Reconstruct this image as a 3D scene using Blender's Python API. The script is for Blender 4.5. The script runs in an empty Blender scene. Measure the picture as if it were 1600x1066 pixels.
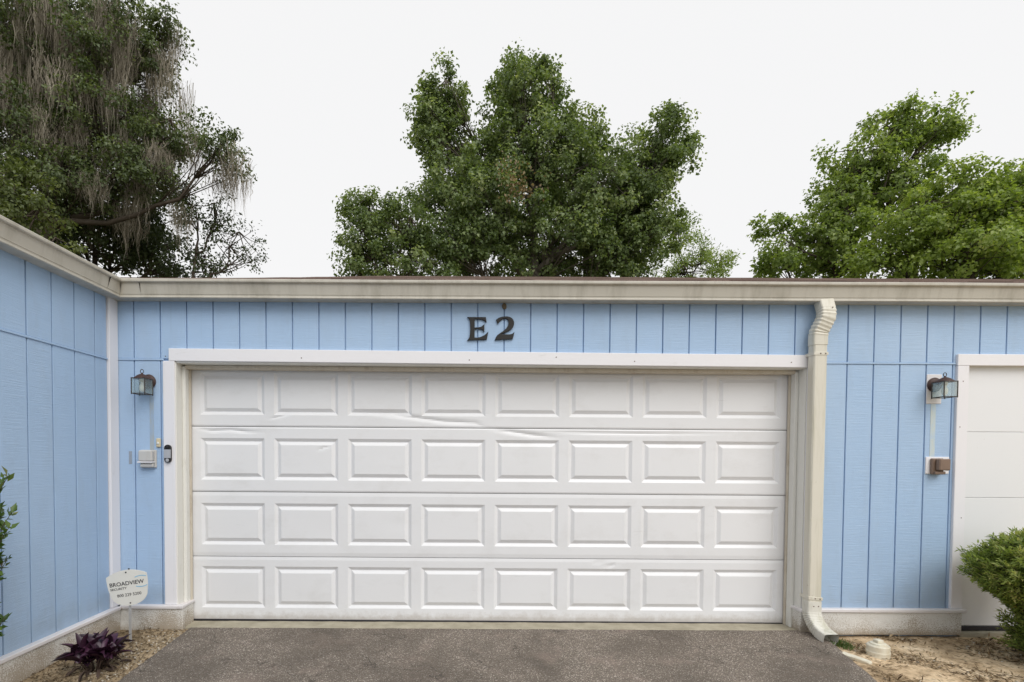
import bpy, bmesh, math, random
import numpy as np
from mathutils import Vector, Matrix, noise
R = math.radians
random.seed(7)
rng = np.random.default_rng(11)
scn = bpy.context.scene
col = scn.collection

# ------------------------------------------------------------------ camera, sky, sun, exposure
cam = bpy.data.cameras.new('camera')
cam.sensor_width = 36; cam.lens = 18.0
cam.shift_x = 0.0531; cam.shift_y = 0.1250
cam.clip_end = 2000; cam.clip_start = 0.05
camo = bpy.data.objects.new('camera', cam); col.objects.link(camo)
camo.matrix_world = Matrix.Translation((0, -3.96, 1.36)) @ Matrix.Rotation(R(90 - 1.5), 4, 'X') @ Matrix.Rotation(R(0.3), 4, 'Z')
scn.camera = camo

SUN_EL, SUN_AZ = 47, 27          # soft brightness of the overcast, behind the viewer and to the right
w = bpy.data.worlds.new('World'); scn.world = w; w.use_nodes = True
nt = w.node_tree; nt.nodes.clear()
sky = nt.nodes.new('ShaderNodeTexSky'); sky.sky_type = 'NISHITA'; sky.sun_disc = False
sky.sun_elevation = R(SUN_EL); sky.sun_rotation = R(180 - SUN_AZ); sky.dust_density = 4
hs = nt.nodes.new('ShaderNodeHueSaturation'); hs.inputs['Saturation'].default_value = 0.1
mx = nt.nodes.new('ShaderNodeMix'); mx.data_type = 'RGBA'; mx.inputs[0].default_value = 0.93
mx.inputs[7].default_value = (7.95, 7.95, 8.0, 1)
bg = nt.nodes.new('ShaderNodeBackground'); bg.inputs[1].default_value = 0.1
wo = nt.nodes.new('ShaderNodeOutputWorld')
nt.links.new(sky.outputs[0], hs.inputs['Color']); nt.links.new(hs.outputs[0], mx.inputs[6])
nt.links.new(mx.outputs[2], bg.inputs[0]); nt.links.new(bg.outputs[0], wo.inputs[0])

sl = bpy.data.lights.new('sun', 'SUN'); sl.energy = 1.5; sl.angle = R(42); sl.color = (1, .985, .96)
so = bpy.data.objects.new('sun', sl); col.objects.link(so)
sd = Vector((math.sin(R(SUN_AZ)) * math.cos(R(SUN_EL)), -math.cos(R(SUN_AZ)) * math.cos(R(SUN_EL)), math.sin(R(SUN_EL))))
so.rotation_euler = sd.to_track_quat('Z', 'Y').to_euler(); so.location = (3, -6, 8)
vs = scn.view_settings
vs.view_transform = 'Standard'; vs.look = 'None'; vs.exposure = 0.28; vs.gamma = 1; vs.use_curve_mapping = False

# ------------------------------------------------------------------ material helpers
class NB:
    def __init__(s, name):
        s.m = bpy.data.materials.new(name); s.m.use_nodes = True
        s.t = s.m.node_tree; s.p = s.t.nodes['Principled BSDF']; s.out = s.t.nodes['Material Output']
        s._co = None
    def n(s, typ, **kw):
        o = s.t.nodes.new(typ)
        for k, v in kw.items():
            if k.startswith('i_'):
                key = k[2:]; key = int(key) if key.isdigit() else key.replace('_', ' ')
                if hasattr(v, 'is_output'): s.t.links.new(v, o.inputs[key])
                else: o.inputs[key].default_value = v
            else: setattr(o, k, v)
        return o
    def co(s):
        if s._co is None: s._co = s.n('ShaderNodeTexCoord').outputs['Object']
        return s._co
    def scaled(s, v, loc=(0, 0, 0)):
        return s.n('ShaderNodeMapping', i_Vector=s.co(), i_Scale=v, i_Location=loc).outputs[0]
    def noise(s, scale, detail=4, rough=.55, vec=None, dist=0):
        return s.n('ShaderNodeTexNoise', i_Vector=vec if vec is not None else s.co(), i_Scale=scale, i_Detail=detail, i_Roughness=rough, i_Distortion=dist).outputs[0]
    def ramp(s, fac, stops):
        r = s.n('ShaderNodeValToRGB', i_Fac=fac); e = r.color_ramp.elements
        while len(e) < len(stops): e.new(.5)
        for k, (p, c) in enumerate(stops):
            e[k].position = p; e[k].color = (c[0], c[1], c[2], 1) if hasattr(c, '__len__') else (c, c, c, 1)
        return r.outputs[0]
    def mix(s, fac, a, b, mode='MIX'):
        o = s.n('ShaderNodeMix', data_type='RGBA', blend_type=mode)
        for k, v in ((0, fac), (6, a), (7, b)):
            if hasattr(v, 'is_output'): s.t.links.new(v, o.inputs[k])
            elif k == 0: o.inputs[0].default_value = v
            else: o.inputs[k].default_value = (v[0], v[1], v[2], 1)
        return o.outputs[2]
    def math(s, op, a, b=0.0, clamp=False):
        o = s.n('ShaderNodeMath', operation=op, use_clamp=clamp)
        for k, v in ((0, a), (1, b)):
            if hasattr(v, 'is_output'): s.t.links.new(v, o.inputs[k])
            else: o.inputs[k].default_value = v
        return o.outputs[0]
    def sep(s, v=None):
        return s.n('ShaderNodeSeparateXYZ', i_Vector=v if v is not None else s.co()).outputs
    def bump(s, h, strength=.3, dist=.01, nrm=None):
        b = s.n('ShaderNodeBump', i_Height=h, i_Strength=strength, i_Distance=dist)
        if nrm is not None: s.t.links.new(nrm, b.inputs['Normal'])
        return b.outputs[0]
    def base(s, c):
        if hasattr(c, 'is_output'): s.t.links.new(c, s.p.inputs['Base Color'])
        else: s.p.inputs['Base Color'].default_value = (*c, 1)
        return s
    def set(s, rough=.5, spec=.5, metal=0, normal=None):
        if hasattr(rough, 'is_output'): s.t.links.new(rough, s.p.inputs['Roughness'])
        else: s.p.inputs['Roughness'].default_value = rough
        s.p.inputs['Specular IOR Level'].default_value = spec; s.p.inputs['Metallic'].default_value = metal
        if normal is not None: s.t.links.new(normal, s.p.inputs['Normal'])
        return s.m
    def objrand(s): return s.n('ShaderNodeObjectInfo').outputs['Random']

def mat_siding():
    b = NB('blue_siding_paint')
    streak = b.noise(1, 5, .65, b.scaled((5, 5, 150)))
    grain = b.noise(1, 4, .7, b.scaled((14, 14, 420)))
    big = b.noise(1.6, 3, .5)
    c = b.mix(big, (.355, .505, .715), (.405, .555, .760))
    c = b.mix(b.math('MULTIPLY', b.objrand(), .22), c, (.42, .53, .66))
    c = b.mix(b.ramp(streak, [(.55, 0), (.78, .55)]), c, (.51, .63, .80))
    dirt = b.noise(3.2, 6, .7, b.scaled((1.6, 1.6, .5)))
    c = b.mix(b.ramp(dirt, [(.50, 0), (.80, .42)]), c, (.33, .42, .54))
    # grime and splash that stays on the lowest boards
    z = b.sep()[2]
    low = b.ramp(b.math('ADD', z, b.math('MULTIPLY', b.noise(9, 4), .30)), [(.30, .5), (.52, 0)])
    c = b.mix(low, c, (.30, .36, .42))
    fade = b.noise(1, 4, .6, b.scaled((1.1, 1.1, .35), (3, 1, 7)))
    c = b.mix(b.ramp(fade, [(.54, 0), (.74, .38)]), c, (.50, .62, .76))
    drip = b.noise(1, 5, .7, b.scaled((16, 16, .55)))
    c = b.mix(b.ramp(drip, [(.60, 0), (.78, .35)]), c, (.30, .40, .53))
    spk = b.noise(60, 3, .6)
    c = b.mix(b.ramp(spk, [(.71, 0), (.76, .4)]), c, (.52, .58, .63))
    n = b.bump(streak, .6, .005); n = b.bump(grain, .4, .0025, n)
    return b.base(c).set(.62, .35, 0, n)

def mat_white(name, colr, dirtc=(.38, .34, .26), dirt_lo=.62, dirt_amt=.5, rough=.5, bumps=.2, vert=True):
    b = NB(name)
    d = b.noise(5, 6, .72, b.scaled((2.2, 2.2, .8) if vert else (.8, .8, 2.2)))
    sp = b.noise(46, 3, .6)
    c = b.mix(b.noise(1.3, 2), colr, tuple(v * .955 for v in colr))
    c = b.mix(b.ramp(d, [(dirt_lo, 0), (dirt_lo + .22, dirt_amt)]), c, dirtc)
    c = b.mix(b.ramp(sp, [(.70, 0), (.76, .35)]), c, tuple(v * .8 for v in dirtc))
    n = b.bump(b.noise(1, 4, .6, b.scaled((30, 30, 5) if vert else (5, 30, 60))), bumps, .003)
    return b.base(c).set(rough, .4, 0, n)

def mat_door():
    b = NB('white_steel_door')
    c = b.mix(b.noise(1.1, 3), (.80, .80, .81), (.765, .765, .77))
    sm = b.noise(2.4, 6, .7, b.scaled((1, 1, 1.6)))
    c = b.mix(b.ramp(sm, [(.52, 0), (.80, .34)]), c, (.56, .54, .51))
    sc_ = b.noise(1, 5, .75, b.scaled((3, 3, 34)))
    c = b.mix(b.ramp(sc_, [(.64, 0), (.74, .4)]), c, (.50, .48, .46))
    z = b.sep()[2]
    low = b.ramp(b.math('ADD', z, b.math('MULTIPLY', b.noise(14, 5, .7), .16)), [(.10, .5), (.16, 0)])
    c = b.mix(low, c, (.42, .37, .32))
    n = b.bump(b.noise(2.2, 2, .4), .12, .03)
    n = b.bump(b.noise(1, 3, .6, b.scaled((9, 9, 260))), .08, .002, n)
    return b.base(c).set(.42, .45, 0, n)

def mat_foundation():
    b = NB('painted_stucco')
    z = b.sep()[2]; x = b.sep()[0]
    grain = b.noise(95, 4, .7); lump = b.noise(26, 4, .6)
    c = b.mix(lump, (.78, .77, .74), (.70, .68, .63))
    pe = b.noise(130, 5, .75)
    zone = b.math('ADD', b.noise(2.1, 3, .6), b.math('MULTIPLY', z, -1.1))
    pz = b.math('ADD', b.math('MULTIPLY', zone, .55), b.math('MULTIPLY', pe, .75))
    c = b.mix(b.ramp(pz, [(.585, 0), (.635, .8)]), c, (.34, .27, .19))
    low = b.ramp(b.math('ADD', z, b.math('MULTIPLY', lump, .06)), [(.01, .75), (.075, 0)])
    c = b.mix(low, c, (.33, .27, .19))
    n = b.bump(grain, .6, .006); n = b.bump(lump, .4, .01, n)
    return b.base(c).set(.85, .2, 0, n)

def mat_gutter():
    b = NB('almond_gutter')
    st = b.noise(1, 5, .7, b.scaled((7, 7, .8)))
    c = b.mix(b.noise(1.5, 3), (.48, .45, .385), (.55, .52, .45))
    c = b.mix(b.ramp(st, [(.47, 0), (.75, .6)]), c, (.26, .235, .18))
    return b.base(c).set(.42, .45, 0, b.bump(b.noise(5, 2), .05, .01))

def mat_pipe():
    b = NB('almond_downspout')
    st = b.noise(1, 5, .7, b.scaled((18, 18, 1.2)))
    c = b.mix(b.noise(3, 4), (.66, .625, .525), (.71, .68, .595))
    c = b.mix(b.ramp(st, [(.48, 0), (.74, .65)]), c, (.43, .40, .28))
    c = b.mix(b.ramp(b.noise(30, 4, .7), [(.66, 0), (.72, .5)]), c, (.34, .29, .20))
    return b.base(c).set(.45, .45)

def mat_asphalt():
    b = NB('worn_asphalt')
    v1 = b.n('ShaderNodeTexVoronoi', i_Vector=b.co(), i_Scale=135.0); v2 = b.n('ShaderNodeTexVoronoi', i_Vector=b.co(), i_Scale=190.0)
    bright = b.sep(v1.outputs['Color'])[0]; bright2 = b.sep(v2.outputs['Color'])[1]
    stone = b.ramp(v1.outputs['Distance'], [(.35, 1), (.55, 0)])
    c = b.mix(bright2, (.110, .092, .075), (.25, .21, .172))
    agg = b.ramp(bright, [(0, (.10, .085, .07)), (.55, (.29, .243, .20)), (.80, (.49, .42, .355)), (1, (.82, .75, .67))])
    c = b.mix(stone, c, agg)
    big = b.noise(1.5, 5, .62)
    c = b.mix(b.ramp(big, [(.40, .55), (.57, 0)]), c, (.10, .083, .066))
    oil = b.noise(.9, 4, .65, b.scaled((1.6, .7, 1), (7, 3, 0)))
    c = b.mix(b.ramp(oil, [(.56, 0), (.70, .5)]), c, (.085, .072, .058))
    ck = b.n('ShaderNodeTexVoronoi', feature='DISTANCE_TO_EDGE', i_Vector=b.n('ShaderNodeVectorMath', operation='ADD', i_0=b.co(), i_1=b.n('ShaderNodeTexNoise', i_Vector=b.co(), i_Scale=3.0, i_Detail=5.0).outputs['Color']).outputs[0], i_Scale=.8).outputs['Distance']
    c = b.mix(b.ramp(ck, [(.0, .75), (.006, 0)]), c, (.035, .03, .026))
    c = b.mix(b.ramp(b.noise(3.1, 4, .6, b.scaled((1, 1, 1), (4, 2, 0))), [(.56, 0), (.72, .35)]), c, (.36, .28, .235))
    h = b.math('SUBTRACT', b.math('MULTIPLY', stone, bright), b.math('MULTIPLY', b.noise(60, 4), .6))
    return b.base(c).set(.88, .25, 0, b.bump(h, .8, .006))

def mat_soil():
    b = NB('sandy_soil')
    n1 = b.noise(3.2, 6, .68); n2 = b.noise(38, 5, .7); n3 = b.noise(1.1, 3)
    c = b.ramp(n1, [(.30, (.21, .15, .09)), (.43, (.46, .335, .205)), (.53, (.70, .53, .34)), (.66, (.82, .66, .46))])
    c = b.mix(b.ramp(n2, [(.5, 0), (.68, .7)]), c, (.17, .115, .065))
    c = b.mix(b.ramp(b.noise(150, 2), [(.66, 0), (.72, .6)]), c, (.60, .54, .44))
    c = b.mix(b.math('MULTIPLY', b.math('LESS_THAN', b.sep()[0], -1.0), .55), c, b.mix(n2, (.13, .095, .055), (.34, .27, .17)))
    # beyond the yard the ground is grassy
    pos = b.n('ShaderNodeNewGeometry').outputs['Position']
    far = b.n('ShaderNodeVectorMath', operation='LENGTH', i_0=pos).outputs['Value']
    c = b.mix(b.ramp(b.math('MULTIPLY', far, .05), [(.42, 0), (.6, .9)]), c, (.07, .09, .03))
    return b.base(c).set(.95, .15, 0, b.bump(n2, .8, .012, b.bump(n1, .6, .03)))

def mat_concrete():
    b = NB('old_concrete')
    c = b.ramp(b.noise(6, 6, .7), [(.3, (.30, .27, .20)), (.6, (.43, .39, .30)), (.8, (.52, .48, .38))])
    c = b.mix(b.ramp(b.noise(55, 4, .7), [(.60, 0), (.70, .55)]), c, (.20, .17, .12))
    return b.base(c).set(.9, .2, 0, b.bump(b.noise(60, 5), .4, .006))

def mat_plain(name, c, rough=.5, spec=.4, metal=0, var=.12, scale=30):
    b = NB(name)
    cc = b.mix(b.noise(scale, 4, .6), tuple(v * (1 - var) for v in c), tuple(min(1, v * (1 + var)) for v in c))
    return b.base(cc).set(rough, spec, metal)

def mat_leaf(name, stops, trans=.3, rough=.45, spec=.45):
    b = NB(name)
    a = b.n('ShaderNodeAttribute', attribute_name='tint').outputs['Fac']
    c = b.ramp(a, stops)
    b.base(c).set(rough, spec)
    tr = b.n('ShaderNodeBsdfTranslucent', i_Color=b.mix(1.0, c, (1.25, 1.3, .6), 'MULTIPLY'))
    ms = b.n('ShaderNodeMixShader', i_0=trans, i_1=b.p.outputs[0], i_2=tr.outputs[0])
    b.t.links.new(ms.outputs[0], b.out.inputs[0])
    return b.m

def mat_bark(name, c):
    b = NB(name)
    n = b.noise(1, 5, .7, b.scaled((9, 9, 2.2)))
    return b.base(b.mix(n, tuple(v * .55 for v in c), tuple(v * 1.3 for v in c))).set(.9, .15, 0, b.bump(n, .8, .03))

def mat_glass():
    b = NB('lantern_glass')
    tp = b.n('ShaderNodeBsdfTransparent', i_Color=(.955, .975, .965, 1))
    gl = b.n('ShaderNodeBsdfGlossy', i_Color=(.9, .95, .93, 1), i_Roughness=.12)
    df = b.n('ShaderNodeBsdfDiffuse', i_Color=(.66, .72, .69, 1))
    a = b.n('ShaderNodeMixShader', i_0=.10, i_1=tp.outputs[0], i_2=gl.outputs[0])
    a2 = b.n('ShaderNodeMixShader', i_0=.07, i_1=a.outputs[0], i_2=df.outputs[0])
    b.t.links.new(a2.outputs[0], b.out.inputs[0])
    return b.m

def mat_shingle():
    b = NB('brown_shingles')
    v = b.n('ShaderNodeTexVoronoi', i_Vector=b.scaled((3.2, 7, 7)), i_Scale=1.0).outputs['Color']
    c = b.mix(b.sep(v)[0], (.12, .085, .07), (.24, .175, .15))
    c = b.mix(b.ramp(b.noise(120, 3), [(.5, 0), (.7, .6)]), c, (.07, .055, .05))
    return b.base(c).set(.95, .1, 0, b.bump(b.noise(150, 3), .6, .005))

M = {}
M['siding'] = mat_siding()
M['trim'] = mat_white('white_trim_paint', (.83, .815, .835), dirt_lo=.60, dirt_amt=.38)
M['trim_h'] = mat_white('white_header_paint', (.83, .815, .83), dirt_lo=.62, dirt_amt=.3, vert=False)
M['jamb'] = mat_white('aged_jamb_paint', (.78, .77, .72), dirt_lo=.56, dirt_amt=.45)
M['stop'] = mat_white('stained_weather_strip', (.62, .56, .46), dirtc=(.32, .23, .15), dirt_lo=.5, dirt_amt=.55)
M['ledge'] = mat_white('white_ledge_paint', (.76, .73, .73), dirtc=(.40, .31, .27), dirt_lo=.55, dirt_amt=.5, vert=False)
M['door'] = mat_door()
M['door2'] = mat_white('white_flush_door', (.80, .805, .815), dirt_lo=.7, dirt_amt=.2, bumps=.08, rough=.4)
M['found'] = mat_foundation()
M['gutter'] = mat_gutter(); M['pipe'] = mat_pipe()
M['elbow'] = mat_white('dirty_white_elbow', (.72, .70, .63), dirtc=(.36, .34, .22), dirt_lo=.45, dirt_amt=.7)
M['asphalt'] = mat_asphalt(); M['soil'] = mat_soil(); M['concrete'] = mat_concrete()
M['shingle'] = mat_shingle()
M['rubber'] = mat_plain('black_rubber', (.02, .018, .022), .6)
M['black'] = mat_plain('black_plastic', (.016, .015, .014), .42)
M['letter'] = mat_plain('black_painted_metal', (.014, .012, .011), .5, var=.35)
M['bronze'] = mat_plain('rusty_bronze', (.060, .030, .024), .55, var=.45, scale=60)
M['darkmetal'] = mat_plain('dark_lantern_metal', (.045, .034, .028), .5, var=.3)
M['glass'] = mat_glass()
M['bulb'] = mat_plain('frosted_bulb', (.80, .77, .68), .3, var=.05)
M['greybox'] = mat_white('grey_plastic', (.56, .55, .53), dirt_lo=.55, dirt_amt=.4)
M['cream'] = mat_plain('cream_plastic', (.66, .57, .38), .45)
M['brownbox'] = mat_plain('brown_plastic', (.22, .15, .11), .5, var=.2)
M['silver'] = mat_plain('silver_plastic', (.42, .43, .46), .3, spec=.6)
M['signw'] = mat_plain('white_sign_plastic', (.72, .71, .66), .4, var=.05, scale=14)
M['ink'] = mat_plain('black_ink', (.025, .025, .028), .6)
M['blueink'] = mat_plain('light_blue_ink', (.25, .50, .68), .6)
M['post'] = mat_plain('aluminium_post', (.50, .50, .50), .4, metal=.4)
M['pvc'] = mat_white('dirty_pvc', (.72, .68, .56), dirtc=(.48, .38, .22), dirt_lo=.45, dirt_amt=.5)
M['ghost_mark'] = mat_white('weathered_ghost_mark', (.345, .455, .60), dirtc=(.42, .44, .42), dirt_lo=.40, dirt_amt=.8)  # siding tone where paint came off along a former conduit
M['ghost_mark2'] = mat_white('yellowed_ghost_mark', (.46, .59, .72), dirtc=(.60, .62, .52), dirt_lo=.42, dirt_amt=.8)  # yellower version for the mark beside the plain door
M['nest'] = mat_plain('dried_mud', (.16, .125, .08), .95, var=.5, scale=120)
M['rust'] = mat_plain('rusty_screw', (.10, .05, .03), .7)

# ------------------------------------------------------------------ geometry helpers
def link(o, parent=None):
    col.objects.link(o)
    if parent is not None: o.parent = parent
    return o
def tag(o, label=None, cat=None, group=None, kind=None):
    if label: o['label'] = label
    if cat: o['category'] = cat
    if group: o['group'] = group
    if kind: o['kind'] = kind
    return o
def empty(name, loc, label, cat, group=None):
    o = bpy.data.objects.new(name, None); o.location = loc; o.empty_display_size = .1
    link(o); return tag(o, label, cat, group)
def from_bm(name, bm, mat, parent=None, smooth=False):
    me = bpy.data.meshes.new(name)
    bmesh.ops.recalc_face_normals(bm, faces=bm.faces)
    bm.to_mesh(me); bm.free()
    if smooth: me.shade_smooth()
    if mat: me.materials.append(mat)
    return link(bpy.data.objects.new(name, me), parent)
def bm_box(bm, x0, x1, y0, y1, z0, z1, bev=0):
    vs_ = [bm.verts.new((x, y, z)) for x in (x0, x1) for y in (y0, y1) for z in (z0, z1)]
    fs = [bm.faces.new([vs_[i] for i in q]) for q in ((0, 1, 3, 2), (4, 6, 7, 5), (0, 4, 5, 1), (2, 3, 7, 6), (0, 2, 6, 4), (1, 5, 7, 3))]
    if bev:
        es = set(e for f in fs for e in f.edges)
        bmesh.ops.bevel(bm, geom=list(es), offset=bev, segments=1, affect='EDGES', profile=.5)
def box(name, x0, x1, y0, y1, z0, z1, mat, parent=None, bev=.002):
    bm = bmesh.new(); bm_box(bm, x0, x1, y0, y1, z0, z1, bev)
    return from_bm(name, bm, mat, parent)
def rough_box(name, x0, x1, y0, y1, z0, z1, mat, parent=None, step=.05, amp=.003, bev=.006):
    """a box whose faces and edges are slightly uneven"""
    bm = bmesh.new(); bm_box(bm, x0, x1, y0, y1, z0, z1, bev)
    for k, (a, b) in enumerate(((x0, x1), (y0, y1), (z0, z1))):
        n = int((b - a) / step)
        for i in range(1, n + 1):
            pl = [0, 0, 0]; no = [0, 0, 0]; pl[k] = a + (b - a) * i / (n + 1); no[k] = 1
            bmesh.ops.bisect_plane(bm, geom=bm.verts[:] + bm.edges[:] + bm.faces[:], plane_co=pl, plane_no=no)
    for v in bm.verts:
        v.co += noise.noise_vector(v.co * 9) * amp + noise.noise_vector(v.co * 31) * amp * .6
    return from_bm(name, bm, mat, parent)
def pydata(name, V, F, mat, parent=None, smooth=False):
    me = bpy.data.meshes.new(name); me.from_pydata([tuple(v) for v in V], [], F); me.validate()
    if mat: me.materials.append(mat)
    if smooth: me.shade_smooth()
    return link(bpy.data.objects.new(name, me), parent)
def prism(name, pts, y0, y1, mat, parent=None, bev=0):
    """outline in XZ extruded along Y (y0 = front)"""
    bm = bmesh.new()
    f = bm.faces.new([bm.verts.new((p[0], y0, p[1])) for p in pts])
    r = bmesh.ops.extrude_face_region(bm, geom=[f])
    for v in r['geom']:
        if isinstance(v, bmesh.types.BMVert): v.co.y = y1
    if bev:
        es = [e for e in bm.edges if abs(e.verts[0].co.y - y0) < 1e-6 and abs(e.verts[1].co.y - y0) < 1e-6]
        bmesh.ops.bevel(bm, geom=es, offset=bev, segments=2, affect='EDGES', profile=.5)
    return from_bm(name, bm, mat, parent)
def lathe_bm(bm, prof, n=24, axis='Z', origin=(0, 0, 0)):
    rings = []
    for r, h in prof:
        ring = []
        for k in range(n):
            a = 2 * math.pi * k / n; c, s = math.cos(a) * r, math.sin(a) * r
            p = (c, s, h) if axis == 'Z' else (c, -h, s)
            ring.append(bm.verts.new((p[0] + origin[0], p[1] + origin[1], p[2] + origin[2])))
        rings.append(ring)
    for a, b in zip(rings[:-1], rings[1:]):
        for k in range(n): bm.faces.new((a[k], a[(k + 1) % n], b[(k + 1) % n], b[k]))
    bm.faces.new(rings[0]); bm.faces.new(rings[-1])
def lathe(name, prof, mat, parent=None, n=24, axis='Z', origin=(0, 0, 0), smooth=True):
    bm = bmesh.new(); lathe_bm(bm, prof, n, axis, origin)
    o = from_bm(name, bm, mat, parent, smooth)
    if smooth: o.data.set_sharp_from_angle(angle=R(40))
    return o
def tubes(name, lines, mat, parent=None, sides=6, smooth=True):
    """lines: list of (points Nx3, radii N) -> one mesh of tapered tubes"""
    V, F, off = [], [], 0
    for P, rad in lines:
        P = np.asarray(P, float); n = len(P)
        T = np.gradient(P, axis=0); T /= np.linalg.norm(T, axis=1)[:, None] + 1e-9
        up = np.array([0, 0, 1.]) if abs(T[0, 2]) < .9 else np.array([1., 0, 0])
        for i in range(n):
            s = np.cross(T[i], up); s /= np.linalg.norm(s) + 1e-9; u = np.cross(s, T[i])
            for k in range(sides):
                a = 2 * math.pi * k / sides
                V.append(P[i] + (s * math.cos(a) + u * math.sin(a)) * rad[i])
        for i in range(n - 1):
            for k in range(sides):
                a0 = off + i * sides + k; a1 = off + i * sides + (k + 1) % sides
                F.append((a0, a1, a1 + sides, a0 + sides))
        F.append(tuple(off + k for k in range(sides))[::-1]); F.append(tuple(off + (n - 1) * sides + k for k in range(sides)))
        off += n * sides
    return pydata(name, V, F, mat, parent, smooth)
def leaf_cloud(name, C, A, N, L, W, tint, mat, parent=None, fold=.25, droop=0.0):
    """one folded four-cornered leaf per row: base point C, axis A, normal N, length L, width W"""
    n = len(C)
    A = A / (np.linalg.norm(A, axis=1)[:, None] + 1e-9)
    S = np.cross(A, N); S /= np.linalg.norm(S, axis=1)[:, None] + 1e-9
    U = np.cross(S, A)
    L = np.broadcast_to(L, n)[:, None]; W = np.broadcast_to(W, n)[:, None]
    v0 = C; v2 = C + A * L + U * (-droop * L)
    mid = C + A * L * .45
    v1 = mid + S * W * .5 + U * W * fold; v3 = mid - S * W * .5 + U * W * fold
    V = np.stack([v0, v1, v2, v3], 1).reshape(-1, 3).astype(np.float32)
    idx = np.arange(n)[:, None] * 4
    Fi = np.concatenate([idx, idx + 2, idx + 1, idx, idx + 3, idx + 2], 1).reshape(-1).astype(np.int32)
    me = bpy.data.meshes.new(name)
    me.vertices.add(len(V)); me.vertices.foreach_set('co', V.reshape(-1))
    me.loops.add(len(Fi)); me.loops.foreach_set('vertex_index', Fi)
    me.polygons.add(2 * n); me.polygons.foreach_set('loop_start', np.arange(0, 6 * n, 3, dtype=np.int32))
    at = me.attributes.new('tint', 'FLOAT', 'POINT'); at.data.foreach_set('value', np.repeat(tint, 4).astype(np.float32))
    me.update(calc_edges=True); me.validate()
    me.materials.append(mat)
    return link(bpy.data.objects.new(name, me), parent)
def rvec(n): 
    v = rng.normal(size=(n, 3)); return v / np.linalg.norm(v, axis=1)[:, None]

# ------------------------------------------------------------------ ground, driveway, slabs
def edge_L(y): return -2.10 - .075 * min(0, y + .05) * -1 * 1.0 if y > -1.2 else -2.0
def axis_lines(lo, hi, step, far):
    a = list(np.arange(lo, hi + 1e-6, step))
    out = []; s = step * 2; v = lo
    while v > -far: v -= s; s *= 1.7; out.append(v)
    out = out[::-1]; v = hi; s = step * 2; post = []
    while v < far: v += s; s *= 1.7; post.append(v)
    return out + a + post
def soil_h(x, y):
    h = -.012
    near = max(0, 1 - max(0, abs(x) - 6) / 3) * max(0, 1 - max(0, abs(y) - 3) / 2)
    h += near * (.014 * noise.noise((x * 2.3, y * 2.3, 1)) + .010 * noise.noise((x * 8, y * 8, 5)) + .005 * noise.noise((x * 23, y * 23, 9)))
    if x < -2.0: h += .012
    if x > 2.7: h -= .010 + .012 * max(0, min(1, (.25 + y) / .2))
    if -2.02 < x < 2.5 and y < .1: h = min(h, -.02)
    if y > -.02: h = min(h, -.03)
    return h
def drive_edge(x, y): return 0
gx, gy = axis_lines(-3.0, 5.0, .035, 700), axis_lines(-1.6, .1, .035, 700)
GV = [(x, y, soil_h(x, y)) for y in gy for x in gx]
nx_ = len(gx)
GF = [(j * nx_ + i, j * nx_ + i + 1, (j + 1) * nx_ + i + 1, (j + 1) * nx_ + i) for j in range(len(gy) - 1) for i in range(nx_ - 1)]
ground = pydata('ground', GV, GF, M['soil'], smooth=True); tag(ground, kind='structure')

def left_edge(y):
    return -2.115 + (.075 if y < -1 else -.075 * y) + .012 * noise.noise((y * 6, 0, 3)) + .006 * noise.noise((y * 25, 0, 7)) - max(0, -y - 2.2) * .25
def right_edge(y):
    b = 2.845 + .31 * max(y, -1.0)
    return b + .012 * noise.noise((y * 6, 4, 3)) + .007 * noise.noise((y * 25, 4, 7)) + max(0, -y - 1.6) * .25
DV, DF = [], []
ys = [-.004] + list(-np.arange(.03, 1.3, .03)) + [-1.6, -2.2, -3, -4, -6, -9, -14]
NX = 120
for y in ys:
    a, b = left_edge(y), right_edge(y)
    for i in range(NX + 1):
        t = i / NX; x = a + (b - a) * t
        e = min(t, 1 - t) * (b - a)
        z = .010 + .004 * noise.noise((x * 1.3, y * 1.3, 2)) + .0015 * noise.noise((x * 9, y * 9, 2)) - .022 * max(0, 1 - e / .05) ** 2
        yy = y + (.006 * noise.noise((x * 5, 1, 1)) + .006 * noise.noise((x * 21, 1, 1)) if y == -.004 else 0)
        DV.append((x, yy, z))
for j in range(len(ys) - 1):
    for i in range(NX):
        a = j * (NX + 1) + i; DF.append((a, a + NX + 1, a + NX + 2, a + 1))
n0 = len(DV)                                      # a skirt gives the asphalt its thickness
rim = list(range(NX + 1)) + [j * (NX + 1) + NX for j in range(1, len(ys))] + [(len(ys) - 1) * (NX + 1) + i for i in range(NX - 1, -1, -1)] + [j * (NX + 1) for j in range(len(ys) - 2, 0, -1)]
for r in rim: DV.append((DV[r][0], DV[r][1], -.06))
for k in range(len(rim)):
    k2 = (k + 1) % len(rim); DF.append((rim[k], rim[k2], n0 + k2, n0 + k))
drive = pydata('driveway', DV, DF, M['asphalt'], smooth=True); drive.data.set_sharp_from_angle(angle=R(50)); tag(drive, kind='structure')
sb = rough_box('garage_slab', -2.22, 2.74, .006, 1.2, -.08, .011, M['concrete'], step=.06, amp=.003, bev=.004); tag(sb, kind='structure')
sb = rough_box('neighbour_slab', 3.915, 6.5, -.012, 1.2, -.08, .004, M['concrete'], step=.08, amp=.003, bev=.004); tag(sb, kind='structure')

# ------------------------------------------------------------------ garage building
JZ = 2.083            # height of the joint between lower and upper siding sheets
WT = 2.60             # siding runs up behind the gutter
OPL, OPR = -2.168, 2.675
garage = empty('garage_building', (0, 0, 0), 'blue grooved-board garage building with wide white panelled door and letters E2', 'building')
side = empty('side_wing', (-2.63, 0, 0), 'blue grooved-board side wing meeting the garage front at the white corner board', 'building')
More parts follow.
